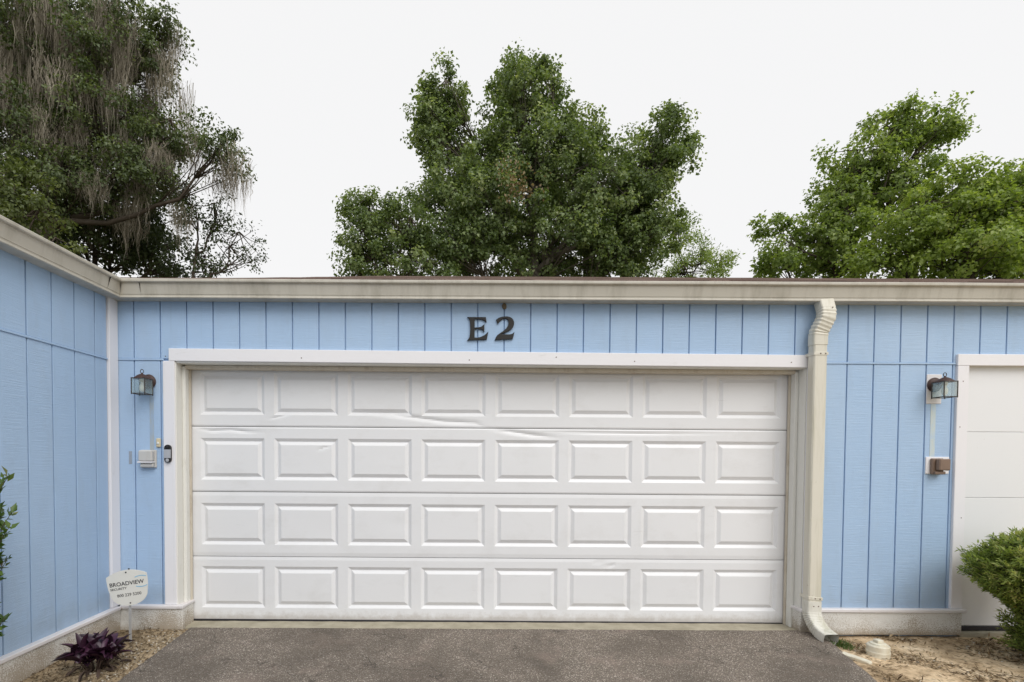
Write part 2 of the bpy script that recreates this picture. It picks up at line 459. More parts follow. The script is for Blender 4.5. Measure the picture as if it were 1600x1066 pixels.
# solid wall behind the boards (the colour seen in the grooves)
box('wall', -2.75, OPL - .02, .015, .14, -.05, WT, M['siding'], garage, 0)
box('wall', OPL - .02, OPR + .02, .0151, .14, 2.075, WT, M['siding'], garage, 0)
box('wall', OPR + .02, 3.93, .015, .14, -.05, WT, M['siding'], garage, 0)
box('wall', 3.93, 6.42, .0151, .14, 2.09, WT, M['siding'], garage, 0)
box('wall', 6.42, 9.0, .015, .14, -.05, WT, M['siding'], garage, 0)
box('back_wall', -2.75, 9.0, 6.9, 7.0, -.05, WT, M['siding'], garage, 0)
box('end_wall', 9.0, 9.1, .0, 7.0, -.05, WT, M['siding'], garage, 0)

def plank(x0, x1, z0, z1, parent=garage):
    dy = random.uniform(-.0008, .0008)
    bm = bmesh.new(); bm_box(bm, x0, x1, dy, .022, z0, z1, .0022)
    return from_bm('siding_plank', bm, M['siding'], parent)
G0, SP, GAP = -2.494, .20325, .0085
edges = [-2.63] + [G0 + SP * k for k in range(0, 57)]
def row(xlo, xhi, z0, z1):
    for a, b in zip(edges[:-1], edges[1:]):
        a2, b2 = max(a + GAP / 2, xlo), min(b - GAP / 2, xhi)
        if b2 - a2 > .012: plank(a2, b2, z0, z1)
row(-2.63, 9.0, JZ + .012, WT - .002)                               # above the joint, behind the headers too
row(-2.63, -2.175, .185, JZ - .004)
row(2.68, 3.915, .185, JZ - .004)
row(6.43, 9.0, .185, JZ - .004)
for a, b in ((-2.612, -2.266), (2.765, 3.826), (6.6, 9.0)):
    o = box('flashing_strip', a, b, -.0065, .012, JZ - .0035, JZ + .0105, M['siding'], garage, .002)

# casing boards, jambs and stops of the wide door
hd = bmesh.new(); bm_box(hd, -2.4665, 2.4665, -.021, .004, -.048, .048, .003)
h = from_bm('header_trim', hd, M['trim_h'], garage); h.location = (.2485, 0, 2.1085); h.rotation_euler = (0, R(.30), 0)
h['label'] = 'white board above the wide garage door'
box('side_trim', -2.2635, -2.1740, -.020, .004, .192, 2.073, M['trim'], garage, .003)
box('side_trim', 2.6800, 2.7650, -.020, .004, .192, 2.046, M['trim'], garage, .003)
box('jamb', -2.200, -2.168, -.008, .16, .01, 2.070, M['jamb'], garage, .002)
box('jamb', 2.6740, 2.7050, -.008, .16, .01, 2.050, M['jamb'], garage, .002)
hj = bmesh.new(); bm_box(hj, -2.42, 2.42, -.006, .16, -.014, .014, .002)
h = from_bm('head_jamb', hj, M['jamb'], garage); h.location = (.2535, 0, 2.066); h.rotation_euler = (0, R(.22), 0)
box('door_stop', -2.1675, -2.141, .075, .130, .01, 2.05, M['jamb'], garage, .003)
box('door_stop', 2.6465, 2.6735, .075, .130, .01, 2.035, M['jamb'], garage, .003)
box('weather_strip', -2.1675, -2.131, .131, .152, .012, 2.045, M['stop'], garage, .002)
box('weather_strip', 2.6370, 2.6735, .131, .152, .012, 2.035, M['stop'], garage, .002)
hs_ = bmesh.new(); bm_box(hs_, -2.395, 2.395, .075, .150, -.014, .014, .003)
h = from_bm('head_stop', hs_, M['stop'], garage); h.location = (.2530, 0, 2.037); h.rotation_euler = (0, R(.20), 0)

for nx in (-2.24, -1.2, .085, .75, 1.35, 2.55):
    lathe('nail', [(.0045, 0), (.0045, .0012), (.002, .0018)], M['rust'], garage, 8, 'Y', (nx, -.0208, 2.1085 - (nx - .2485) * .00524 + random.uniform(-.02, .02)))
for nz in (.5, .9, 1.6, 1.95):
    lathe('nail', [(.004, 0), (.004, .0012), (.002, .0018)], M['rust'], garage, 8, 'Y', (3.873 + random.uniform(-.02, .02), -.0193, nz))
# neighbour's door casing
box('header_trim', 3.8275, 6.5, -.020, .004, 2.070, 2.158, M['trim_h'], garage, .003)
box('side_trim', 3.8290, 3.9170, -.0195, .004, .192, 2.0685, M['trim'], garage, .003)
box('side_trim', 6.4200, 6.5, -.0195, .004, .192, 2.0685, M['trim'], garage, .003)
box('jamb', 3.905, 3.9300, .0, .09, .0, 2.085, M['jamb'], garage, .002)
box('head_jamb', 3.931, 6.42, .0, .09, 2.073, 2.088, M['jamb'], garage, .002)

# foundation with its little ledge
def found(x0, x1, y0, y1, z0=-.10, z1=.165): return rough_box('foundation', x0, x1, y0, y1, z0, z1, M['found'], garage, step=.035, amp=.0022, bev=.005)
found(-2.64, -2.123, -.032, .012); found(-2.2, -2.128, .0125, .15, .0)
found(2.660, 2.72, .0125, .15, .0); found(2.655, 3.908, -.032, .012, -.012)
found(6.43, 9.0, -.032, .012)
box('ledge', -2.60, -2.115, -.046, .010, .1655, .1915, M['ledge'], garage, .004)
box('ledge', -2.2, -2.119, .0105, .155, .1655, .188, M['ledge'], garage, .004)
box('ledge', 2.648, 3.935, -.046, .010, .1655, .1915, M['ledge'], garage, .004)
box('ledge', 2.650, 2.72, .0105, .155, .1655, .188, M['ledge'], garage, .004)
box('ledge', 6.43, 9.0, -.046, .010, .1655, .1915, M['ledge'], garage, .004)

# ---------------------------------------------- the wide sectional door
DOOR_Y = .160
creases = [
    ([(-.85, 1.702), (-.60, 1.688), (-.377, 1.666), (-.105, 1.632), (.137, 1.623), (.23, 1.588)], .0115, .034),
    ([(.255, 1.572), (.435, 1.553), (.59, 1.530), (.822, 1.508)], .0115, .034),
    ([(-2.13, 1.570), (-1.981, 1.545), (-1.827, 1.553), (-1.70, 1.540), (-1.555, 1.538)], .010, .026),
    ([(-1.528, 1.640), (-1.42, 1.665), (-1.312, 1.697)], .006, .022),
    ([(-1.133, 1.390), (-1.07, 1.418), (-1.004, 1.432)], .006, .022),
    ([(-1.06, 1.195), (-.99, 1.175)], .007, .030),
    ([(-.02, 1.705), (.10, 1.712), (.26, 1.69)], .004, .02),
    ([(1.091, .507), (1.20, .492), (1.299, .461)], .007, .024),
    ([(.70, 1.556), (1.10, 1.549), (1.464, 1.546), (2.2, 1.552)], .007, .022),
    ([(-.62, .83), (-.48, .80), (-.36, .815)], .004, .05),
    ([(1.36, .97), (1.41, .93)], .004, .035),
]
def dent(x, z):
    d = .0022 * noise.noise((x * 1.7, z * 2.3, 3.3)) + .0010 * noise.noise((x * 5, z * 5, 8.8))
    for pts, amp, wd in creases:
        n = len(pts) - 1
        if x < pts[0][0] - wd or x > pts[-1][0] + wd: continue
        best = None
        for k in range(n):
            ax, az = pts[k]; bx, bz = pts[k + 1]
            vx, vz = bx - ax, bz - az
            t = ((x - ax) * vx + (z - az) * vz) / (vx * vx + vz * vz); tc = max(0, min(1, t))
            dd = math.hypot(x - ax - tc * vx, z - az - tc * vz)
            if best is None or dd < best[0]: best = (dd, (k + tc) / n)
        s = max(0, 1 - best[0] / wd)
        if s > 0:
            env = min(1, best[1] * 3.2) * min(1, (1 - best[1]) * 3.2); env = max(env, .12)
            d += amp * env * s ** 1.7
    return d
door = bpy.data.objects.new('garage_door', None); door.location = (0, DOOR_Y, .012); door.empty_display_size = .1
link(door, garage); door['label'] = 'wide white steel garage door with dented sections'
DX0, DX1 = -2.160, 2.668
SEC = [(.022, .530), (.5345, 1.0535), (1.058, 1.5785), (1.583, 2.075)]
PC0, PP, PW, PH = -1.810, .5915, .515, .338
SL = math.tan(R(.10))
def sag(x): return -(x - .25) * SL                # the sections lean a little
pan_x = [(PC0 + PP * k - PW / 2, PC0 + PP * k + PW / 2) for k in range(8)]
def lines(lo, hi, cuts, step):
    c = sorted(set([lo, hi] + cuts)); out = []
    for a, b in zip(c[:-1], c[1:]):
        n = max(1, int(round((b - a) / step)))
        out += [a + (b - a) * i / n for i in range(n)]
    return out + [hi]
for si, (z0, z1) in enumerate(SEC):
    pz0 = z0 + .0925 + (.0 if si < 3 else -.002); pz1 = pz0 + PH
    fine = .011 if si in (2, 3) else .03
    xs = lines(DX0, DX1, [v for p in pan_x for v in p], .016 if si in (2, 3) else .04)
    zs = lines(z0, z1, [pz0, pz1], fine)
    def inpan(x, z): return pz0 < z < pz1 and any(a < x < b for a, b in pan_x)
    vid, V, F = {}, [], []
    def vert(i, j):
        k = (i, j)
        if k not in vid:
            x, z = xs[i], zs[j]; vid[k] = len(V)
            e = min(z - z0, z1 - z)
            V.append((x, dent(x, z) + .004 * max(0, 1 - e / .006), z - .012 + sag(x)))
        return vid[k]
    for i in range(len(xs) - 1):
        for j in range(len(zs) - 1):
            if not inpan((xs[i] + xs[i + 1]) / 2, (zs[j] + zs[j + 1]) / 2):
                F.append((vert(i, j), vert(i + 1, j), vert(i + 1, j + 1), vert(i, j + 1)))
    for j, s in ((0, 1), (len(zs) - 1, -1)):      # folded edges of the sheet
        for i in range(len(xs) - 1):
            a, b = vert(i, j), vert(i + 1, j); k = len(V)
            V.append((V[a][0], .035, V[a][2])); V.append((V[b][0], .035, V[b][2]))
            F.append((a, k, k + 1, b) if s == 1 else (b, k + 1, k, a))
    pydata('door_section', V, F, M['door'], door)
    for a, b in pan_x:
        rings = [(0, 0), (.002, .0006), (.024, .0140), (.028, .0142), (.053, .0012), (.056, .0004)]
        V, F = [], []; prev = None
        NXp, NZp = (24, 16) if si in (2, 3) else (8, 6)
        for ins, dep in rings:
            ra, rb, rc, rd = a + ins, b - ins, pz0 + ins, pz1 - ins
            loop = [(ra + (rb - ra) * i / NXp, rc) for i in range(NXp)] + [(rb, rc + (rd - rc) * j / NZp) for j in range(NZp)] + \
                   [(rb - (rb - ra) * i / NXp, rd) for i in range(NXp)] + [(ra, rd - (rd - rc) * j / NZp) for j in range(NZp)]
            ids = []
            for x, z in loop: ids.append(len(V)); V.append((x, dep + dent(x, z), z - .012 + sag(x)))
            if prev:
                n = len(ids)
                for k in range(n): F.append((prev[k], prev[(k + 1) % n], ids[(k + 1) % n], ids[k]))
            prev = ids
        grid = {}
        for i in range(NXp + 1):
            for j in range(NZp + 1):
                if j == 0 and i < NXp: grid[i, j] = prev[i]
                elif i == NXp and j < NZp: grid[i, j] = prev[NXp + j]
                elif j == NZp and i > 0: grid[i, j] = prev[NXp + NZp + (NXp - i)]
                elif i == 0 and j > 0: grid[i, j] = prev[2 * NXp + NZp + (NZp - j)]
                else:
                    x = ra + (rb - ra) * i / NXp; z = rc + (rd - rc) * j / NZp
                    grid[i, j] = len(V); V.append((x, dep + dent(x, z), z - .012 + sag(x)))
        for i in range(NXp):
            for j in range(NZp): F.append((grid[i, j], grid[i + 1, j], grid[i + 1, j + 1], grid[i, j + 1]))
        o = pydata('door_panel', V, F, M['door'], door, smooth=True); o.data.set_sharp_from_angle(angle=R(9))
b = box('door_core', DX0 + .002, DX1 - .002, .026, .045, -.002, 2.062, M['rubber'], door, 0)
b = box('bottom_seal', DX0, DX1, -.004, .05, -.006, .0085, M['rubber'], door, .003)
b.rotation_euler = (0, R(.09), 0)

# ---------------------------------------------- neighbour's plain sectional door
door2 = bpy.data.objects.new('garage_door', None); door2.location = (5.17, .030, .004); door2.empty_display_size = .1
link(door2, garage); door2['label'] = 'plain white sectional garage door beside the shrub'
for z0, z1 in ((.042, .540), (.5425, 1.048), (1.0505, 1.560), (1.5625, 2.085)):
    box('door_section', -1.239, 1.249, 0, .035, z0, z1, M['door2'], door2, .0025)
box('door_core', -1.238, 1.248, .010, .030, .03, 2.084, M['door2'], door2, 0)
box('bottom_seal', -1.239, 1.249, -.006, .04, .004, .0405, M['rubber'], door2, .004)

# ---------------------------------------------- roof
roof_V, roof_F = [], []
SLP = .352
xs_ = [-2.62, -2.2, -1.8, -1.46] + list(np.arange(-1.1, 9.2, .3))
yl = [-.11]
while yl[-1] < 3.55: yl.append(yl[-1] + .142)
def roof_z(x, y):
    s = SLP - .026 * max(0, min(1, (-1.44 - x) / .25)) 
    return 2.668 + s * (y + .11) + .003 * noise.noise((x * 2, y * 2, 1))
rows = []
for k, y in enumerate(yl):
    lo, hi = [], []
    for x in xs_:
        x2 = x - max(0, y) * (1 if x == xs_[0] else 0)
        lo.append(len(roof_V)); roof_V.append((x2, y, roof_z(x2, y) + (.009 if k else 0)))
    rows.append(lo)
    if k < len(yl) - 1:
        for x in xs_:
            x2 = x - max(0, y) * (1 if x == xs_[0] else 0)
            roof_V.append((x2, y - .001, roof_z(x2, y) - .001))
nX = len(xs_)
for k in range(len(yl) - 1):
    a = k * 2 * nX; 
    nxt = (k + 1) * 2 * nX
    for i in range(nX - 1):
        roof_F.append((a + i, a + i + 1, nxt + nX + i + 1, nxt + nX + i) if k + 1 < len(yl) - 1 else (a + i, a + i + 1, nxt + i + 1, nxt + i))
        if 0 < k: roof_F.append((a + nX + i, a + nX + i + 1, a + i + 1, a + i))
lastrow = (len(yl) - 1) * 2 * nX
nb = len(roof_V)
for i in range(nX): v = roof_V[lastrow + i]; roof_V.append((v[0], 7.2, 2.668))
for i in range(nX - 1): roof_F.append((lastrow + i, lastrow + i + 1, nb + i + 1, nb + i))
roof = pydata('roof', roof_V, roof_F, M['shingle'], garage)
box('fascia', -2.5, 9.0, -.008, .010, 2.605, 2.655, M['gutter'], garage, .002)

# ---------------------------------------------- gutters (profile: distance out from the wall, height)
GP = [(.0, 2.530), (.088, 2.529), (.100, 2.526), (.1055, 2.531), (.104, 2.539), (.094, 2.5445), (.0945, 2.553), (.1075, 2.632), (.126, 2.6365),
      (.131, 2.642), (.131, 2.657), (.126, 2.662), (.119, 2.659), (.114, 2.640), (.098, 2.556), (.012, 2.548), (.012, 2.652), (.0, 2.652)]
def gutter_run(name, main, s0, s1, parent, grow=0.0, mat=None, mitre0=False, nseg=1):
    """main: along the garage front (x from s0 to s1); otherwise along the wing (y from s0 to s1). A mitred end sits in the inside corner"""
    V, F = [], []; n = len(GP)
    for k in range(nseg + 1):
        for (o, z) in GP:
            oo = o + (grow if o > .05 else 0); zz = z + (grow if z > 2.6 else -grow if z < 2.56 else 0)
            zz += .0025 * noise.noise((s0 + (s1 - s0) * k / nseg, 3 if main else 9, 0)) * (1 if grow == 0 else 0)
            if main:
                start = (-2.63 + oo) if mitre0 else s0
                V.append((start + (s1 - start) * k / nseg, -oo, zz))
            else:
                end = (-oo) if mitre0 else s1
                V.append((-2.63 + oo, s0 + (end - s0) * k / nseg, zz))
    for k in range(nseg):
        for i in range(n):
            a = k * n + i; b_ = k * n + (i + 1) % n
            F.append((a, b_, b_ + n, a + n))
    F.append(tuple(range(n))); F.append(tuple(nseg * n + i for i in range(n)))
    if not main: V = [(v[0] + 2.63, v[1], v[2]) for v in V]
    bm = bmesh.new()
    vs2 = [bm.verts.new(v) for v in V]
    for f in F: bm.faces.new([vs2[i] for i in f])
    return from_bm(name, bm, mat or M['gutter'], parent)
gm = gutter_run('gutter', True, 0, 9.0, garage, 0, None, True, 30); gm['label'] = 'almond metal gutter along the garage front'
gutter_run('gutter_corner', True, 0, -2.375, gm, .0010, None, True)
gl_ = gutter_run('gutter', False, -9.0, 0, side, 0, None, True, 20); gl_['label'] = 'almond metal gutter along the side wing'
gutter_run('gutter_corner', False, -.235, 0, gl_, .0010, None, True)

# ---------------------------------------------- side wing
box('wall', -.25, -.018, -9.0, -.001, -.05, WT, M['siding'], side, 0)
bw = [-.105] + [-.232 - .1965 * k for k in range(0, 46)]
for a, b in zip(bw[:-1], bw[1:]):
    for z0, z1 in ((.185, JZ - .020), (JZ - .004, WT - .002)):
        bm = bmesh.new(); dx = random.uniform(-.0008, .0008)
        bm_box(bm, -.022, dx, b + GAP / 2, a - GAP / 2, z0, z1, .0022)
        from_bm('siding_plank', bm, M['siding'], side)
box('flashing_strip', -.012, .0075, -9.0, -.107, JZ - .0195, JZ - .0055, M['siding'], side, .002)
cb = box('corner_board', -.012, .018, -.104, -.0035, .190, WT - .005, M['trim'], side, .003); cb['label'] = 'white corner board in the inside corner'
rough_box('foundation', -.1, .030, -9.0, -.034, -.10, .160, M['found'], side, step=.07, amp=.0022, bev=.005)
box('ledge', -.01, .046, -9.0, -.0475, .161, .187, M['ledge'], side, .004)
# the wing's own roof rises away to the left
rv = [(.11, -9, 2.668), (.11, -.11, 2.668), (-3.4, 3.4, 3.80), (-3.4, -9, 3.80), (-7, -9, 2.668), (-7, 7, 2.668), (-3.4, 7, 3.80)]
pydata('roof', rv, [(0, 1, 2, 3), (3, 2, 6, 5, 4)], M['shingle'], side)
box('outer_wall', -6.9, -6.8, -9, 7, -.05, 2.62, M['siding'], side, 0)

# ------------------------------------------------------------------ trees (behind the building)
leafmats = {
    'gum':   mat_leaf('sweetgum_leaves', [(0, (.070, .108, .034)), (.5, (.165, .225, .085)), (.85, (.29, .35, .15)), (1, (.42, .46, .25))], .42),
    'lime':  mat_leaf('light_green_leaves', [(0, (.125, .180, .036)), (.5, (.26, .345, .075)), (.85, (.38, .45, .13)), (1, (.50, .53, .20))], .48),
    'oak':   mat_leaf('oak_leaves', [(0, (.046, .068, .022)), (.5, (.105, .142, .052)), (.85, (.18, .22, .09)), (1, (.27, .30, .14))], .36),
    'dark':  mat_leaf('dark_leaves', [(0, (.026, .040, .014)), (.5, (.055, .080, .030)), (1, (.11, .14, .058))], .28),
    'olive': mat_leaf('olive_leaves', [(0, (.060, .080, .024)), (.5, (.130, .165, .052)), (1, (.25, .28, .11))], .35),
    'mid':   mat_leaf('yellow_green_leaves', [(0, (.10, .150, .034)), (.5, (.225, .305, .082)), (1, (.39, .45, .165))], .5),
}
M['bark'] = mat_bark('grey_brown_bark', (.085, .068, .052)); M['bark_pale'] = mat_bark('pale_bark', (.16, .14, .115))
def bez(p0, p1, p2, n):
    t = np.linspace(0, 1, n)[:, None]
    return (1 - t) ** 2 * p0 + 2 * t * (1 - t) * p1 + t ** 2 * p2
def tree(name, label, y, lobes, base, trunk_r, mat, bark, leaf=(.13, .10), clumps=8.0, per=55, clump_r=.34, depth=1.15, hang=.45, trunk_top=.78, tcenter=(.5, .17), flat=.75, up=.0, seedbias=0.55, group='trees behind the garage roof'):
    root = empty(name, (base[0], base[1], -.05), label, 'tree', group)
    o = np.array([base[0], base[1], -.05])
    top = max(l[1] + l[3] for l in lobes); cx = np.mean([l[0] for l in lobes])
    lines = []
    tz = np.linspace(0, 1, 9); tp = np.stack([base[0] + (cx - base[0]) * tz ** 1.5 + .25 * np.sin(tz * 5), base[1] + .2 * np.sin(tz * 4 + 1), tz * top * trunk_top], 1)
    lines.append((tp - o, trunk_r * (1.15 - .85 * tz)))
    C_, A_, N_, T_, Z_ = [], [], [], [], []
    for (lx, lz, rx, rz) in lobes:
        rx, rz = max(.28, rx - .03), max(.24, rz - .11)
        ry = max(rx, rz) * depth
        c = np.array([lx, y + rng.uniform(-.22, .22) * min(1.0, ry), lz])
        # limb from the trunk into the lobe
        hh = np.clip(lz - rz * 1.3 - abs(lx - cx) * .35, top * .22, top * trunk_top * .97); t = hh / (top * trunk_top)
        p0 = np.array([np.interp(t, tz, tp[:, 0]), np.interp(t, tz, tp[:, 1]), hh])
        p1 = (p0 + c) / 2 + np.array([(lx - p0[0]) * .25, 0, -.25 * abs(lx - p0[0])]) + rng.normal(size=3) * .2
        tip = c + np.array([0, 0, rz * .75])
        L = bez(p0, p1, tip, 9); L[1:-1] += rng.normal(size=(7, 3)) * .07
        r0 = max(.03, trunk_r * (.75 - .5 * t) * min(1, .45 + rx * .35))
        lines.append((L - o, np.linspace(r0, .012, 9)))
        n = max(6, int(clumps * math.pi * rx * rz))
        u = rvec(n); rad = rng.random(n) ** (1 / 2.0)
        wob = np.array([1 + .18 * noise.noise((v[0] * 1.9 + lx * 3, v[1] * 1.9 + lz, v[2] * 1.9)) for v in u])
        P = c + u * (rad * wob)[:, None] * np.array([rx, ry, rz])
        ns = max(2, n // 14)                       # leading shoots that break the outline
        P[:ns] = c + (u[:ns] * np.array([1, 1, .6]) + np.array([0, 0, .55])) * np.array([rx, ry, rz]) * rng.uniform(.70, .93, (ns, 1))
        P += rng.normal(size=(n, 3)) * .06
        for k in range(n):
            s = L[rng.integers(4, 9)]; m_ = (s + P[k]) / 2 + np.array([0, 0, -.08]) + rng.normal(size=3) * .08
            lines.append((bez(s, m_, P[k], 4) - o, np.array([.017, .012, .008, .004]) * (1.0 if rx > .5 else .8)))
        cnt = (rng.poisson(per, n) * rng.uniform(.45, 1.4, n)).astype(int) + 4
        rep = np.repeat(np.arange(n), cnt); m = len(rep)
        cr = (clump_r * rng.uniform(.6, 1.35, n))[rep]
        out = u[rep] * .8 + np.array([0, 0, up])
        off = rvec(m) * (rng.random(m) ** .5 * cr)[:, None] * np.array([1, 1, flat]) + out * (rng.random(m) * cr)[:, None] * .45
        C = P[rep] + off
        A = rvec(m) * .8 + off / (cr[:, None] + .01) * .5 + np.array([0, 0, -hang])
        N = rvec(m) * .6 + np.array([0, 0, .9]) + u[rep] * .6 + off / (cr[:, None] + .01) * .5
        ct = rng.normal(.5, .13, n)[rep] + rng.normal(0, .16, m)
        C_.append(C); A_.append(A); N_.append(N); T_.append(ct); Z_.append(rng.uniform(.45, 1.35, m))
    C, A, N, T, Z = map(np.concatenate, (C_, A_, N_, T_, Z_))
    tubes('trunk', lines, bark, root, 5)
    cr_ = leaf_cloud('crown', C - o, A, N, leaf[0] * Z, leaf[1] * Z, np.clip(T, 0, 1), mat, root, .22, .12)
    cr_['kind'] = 'stuff'
    return root, len(C)

LOB = {
'center': (12.04, [(-0.40,12.15,0.76,0.95), (-0.85,11.42,1.04,0.84), (-0.85,9.25,0.65,0.60), (0.05,10.22,1.24,1.10), (1.76,12.80,0.78,0.88), (2.74,12.72,0.54,0.82), (1.80,11.82,1.12,1.10), (2.22,10.23,1.70,1.50), (3.59,10.96,1.04,1.10), (4.10,9.31,1.70,1.50), (0.85,8.81,1.90,1.30), (2.84,7.55,2.00,1.10), (0.06,7.63,1.70,1.10), (4.81,7.56,1.50,1.10), (6.15,10.78,0.74,1.05), (6.84,10.69,0.50,0.52), (5.57,9.71,1.16,1.10), (5.69,8.25,1.10,1.20)]),
'cleft': (11.04, [(-2.63,8.42,0.75,0.71), (-2.76,7.41,0.79,0.84), (-1.43,7.78,1.03,0.84), (-2.98,6.64,0.79,0.34), (-1.65,8.64,0.38,0.41), (-1.42,6.77,1.31,0.56)]),
'cright': (14.04, [(7.63,9.11,0.77,0.67), (8.42,8.35,0.67,0.56), (9.09,8.09,0.45,0.54), (7.87,7.79,1.24,0.49)]),
'rA': (11.04, [(12.39,10.77,0.71,0.79), (13.50,10.68,0.79,0.67), (11.59,9.73,0.90,0.90), (12.62,9.32,1.31,1.09), (11.01,8.58,0.79,0.90), (10.53,7.66,1.09,0.84), (9.19,7.96,0.49,0.49), (9.19,7.05,0.71,0.56), (10.83,6.93,1.12,0.56)]),
'rB': (9.04, [(12.54,8.03,0.89,0.68), (11.61,7.23,1.10,0.89), (13.21,7.24,1.10,0.94), (14.02,8.11,0.58,0.68), (12.28,6.28,1.43,0.65), (13.73,6.21,0.98,0.73), (10.83,6.35,0.78,0.58), (14.82,7.09,0.98,1.14)]),
'oak': (9.04, [(-10.47,12.14,1.79,0.98), (-8.56,12.07,1.14,0.81), (-7.26,11.92,0.52,0.39), (-7.74,11.19,0.89,0.68), (-9.37,10.90,1.46,0.98), (-11.13,10.58,1.30,1.30), (-8.59,9.49,1.30,0.89), (-7.16,9.31,0.89,0.58), (-5.85,8.91,0.58,0.58), (-10.20,9.01,1.62,0.98), (-8.21,8.31,1.22,0.81), (-12.38,11.66,1.46,1.46), (-12.43,9.47,1.30,1.30), (-9.57,7.91,1.30,0.81)]),
'dark': (11.04, [(-11.06,8.01,1.69,1.12), (-9.02,8.11,1.31,1.12), (-9.96,7.00,1.69,0.75), (-8.29,6.92,1.12,0.60), (-12.55,7.45,1.31,1.12)]),
'sparse': (10.04, [(-6.69,7.67,0.91,0.84), (-5.95,6.93,0.84,0.72), (-6.96,6.55,0.88,0.49), (-7.38,8.26,0.63,0.63)]),
'bright': (6.04, [(-8.54,6.33,0.62,0.58), (-8.09,5.79,0.60,0.50), (-8.65,6.86,0.35,0.33), (-9.22,5.90,0.88,0.88), (-7.81,5.36,0.38,0.35)]),
}
y, lb = LOB['center']; tree('broadleaf_tree', 'tall dark green tree with three leafy spires behind the letters E2', y, lb, (2.2, y, 0), .30, leafmats['gum'], M['bark_pale'], (.098, .080), 26, 74, .29, trunk_top=.70)
dn = 190; dp = np.array([1.55, 9.75, 8.45]) + rng.normal(size=(dn, 3)) * np.array([.26, .12, .17])
dp[:60] += np.array([-.15, -.1, .42])
for o_ in col.objects:
    if o_.name == 'broadleaf_tree': 
        dd = leaf_cloud('withered_foliage', dp - np.array(o_.location), rvec(dn) + np.array([0, 0, -.6]), rvec(dn) + np.array([0, 0, 1]), .09, .06, rng.random(dn), mat_leaf('withered_foliage', [(0, (.16, .11, .06)), (.5, (.26, .20, .10)), (1, (.50, .36, .22))], .25), o_, .2, .1); dd['kind'] = 'stuff'
        break
y, lb = LOB['cleft']; tree('broadleaf_tree', 'shorter rounded green tree at the foot of the three-spired tree, toward the mossy oak', y, lb, (-1.9, y, 0), .16, leafmats['gum'], M['bark'], (.092, .075), 27, 72, .27)
y, lb = LOB['cright']; tree('broadleaf_tree', 'low wispy tree between the three-spired tree and the yellow-green trees', y, lb, (8.0, y, 0), .14, leafmats['mid'], M['bark'], (.10, .04), 22, 74, .28, hang=.1)
y, lb = LOB['rA']; tree('broadleaf_tree', 'taller yellow-green tree with airy upright top above the downspout side of the roof', y, lb, (12.0, y, 0), .22, leafmats['mid'], M['bark'], (.105, .080), 25, 66, .27, up=.4)
y, lb = LOB['rB']; tree('broadleaf_tree', 'dense bright yellow-green tree in front of the airy upright tree', y, lb, (12.9, y, 0), .22, leafmats['lime'], M['bark'], (.090, .072), 32, 84, .28)
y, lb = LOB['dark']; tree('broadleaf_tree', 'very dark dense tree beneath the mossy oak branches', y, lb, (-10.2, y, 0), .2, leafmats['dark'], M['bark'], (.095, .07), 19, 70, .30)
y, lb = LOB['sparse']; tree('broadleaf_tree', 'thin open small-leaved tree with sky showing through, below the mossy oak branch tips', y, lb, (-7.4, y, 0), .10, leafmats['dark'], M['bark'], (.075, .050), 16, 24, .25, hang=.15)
y, lb = LOB['bright']; tree('broadleaf_tree', 'small lighter green tree just behind the side wing gutter', y, lb, (-8.8, y, 0), .12, leafmats['olive'], M['bark'], (.08, .055), 18, 75, .24)
y, lb = LOB['oak']; oak, _ = tree('mossy_oak_tree', 'large spreading oak hung with long grey Spanish moss', y, lb, (-11.6, y, 0), .32, leafmats['oak'], M['bark'], (.080, .056), 25, 84, .28, group=None)
# Spanish moss: hanging festoons shared from a few shapes
bmoss = NB('spanish_moss'); at_ = bmoss.n('ShaderNodeAttribute', attribute_name='tint').outputs['Fac']
mc = bmoss.ramp(at_, [(0, (.19, .165, .125)), (.5, (.36, .32, .255)), (1, (.53, .48, .39))]); bmoss.base(mc).set(.95, .05)
trn = bmoss.n('ShaderNodeBsdfTranslucent', i_Color=mc); ms_ = bmoss.n('ShaderNodeMixShader', i_0=.3, i_1=bmoss.p.outputs[0], i_2=trn.outputs[0])
bmoss.t.links.new(ms_.outputs[0], bmoss.out.inputs[0])
moss_meshes = []
for q in range(7):
    V, F, tt = [], [], []
    for s in range(230):
        x0, y0 = float(np.clip(rng.normal(0, .17), -.30, .30)), float(np.clip(rng.normal(0, .13), -.24, .24)); Ln = max(.12, rng.uniform(.15, 1.0) ** 1.1 * (.45 + .55 * abs(math.sin(q * 2.1 + x0 * 17))) * math.exp(-(x0 ** 2 + y0 ** 2) / .22))
        z0 = rng.uniform(-.45, .14); a = rng.uniform(0, math.pi); wd = rng.uniform(.0025, .0065); tv = rng.uniform(0, 1)
        ph = rng.uniform(0, 6); am = rng.uniform(.006, .030); k0 = len(V); ns = 7
        for i in range(ns + 1):
            t = i / ns; ww = wd * (1 - .85 * t ** 1.5)
            px = x0 * (1 - .12 * t) + am * math.sin(ph + t * (5 + 3 * tv)); py = y0 * (1 - .12 * t) + am * math.cos(ph + t * 6); pz = z0 - Ln * t
            V.append((px - ww * math.cos(a), py - ww * math.sin(a), pz)); V.append((px + ww * math.cos(a), py + ww * math.sin(a), pz)); tt += [tv, tv]
        for i in range(ns): F.append((k0 + 2 * i, k0 + 2 * i + 1, k0 + 2 * i + 3, k0 + 2 * i + 2))
    me = bpy.data.meshes.new('spanish_moss'); me.from_pydata(V, [], F); me.materials.append(bmoss.m)
    a_ = me.attributes.new('tint', 'FLOAT', 'POINT'); a_.data.foreach_set('value', tt); moss_meshes.append(me)
ob = np.array([-11.6, LOB['oak'][0], -.05])
spots = []
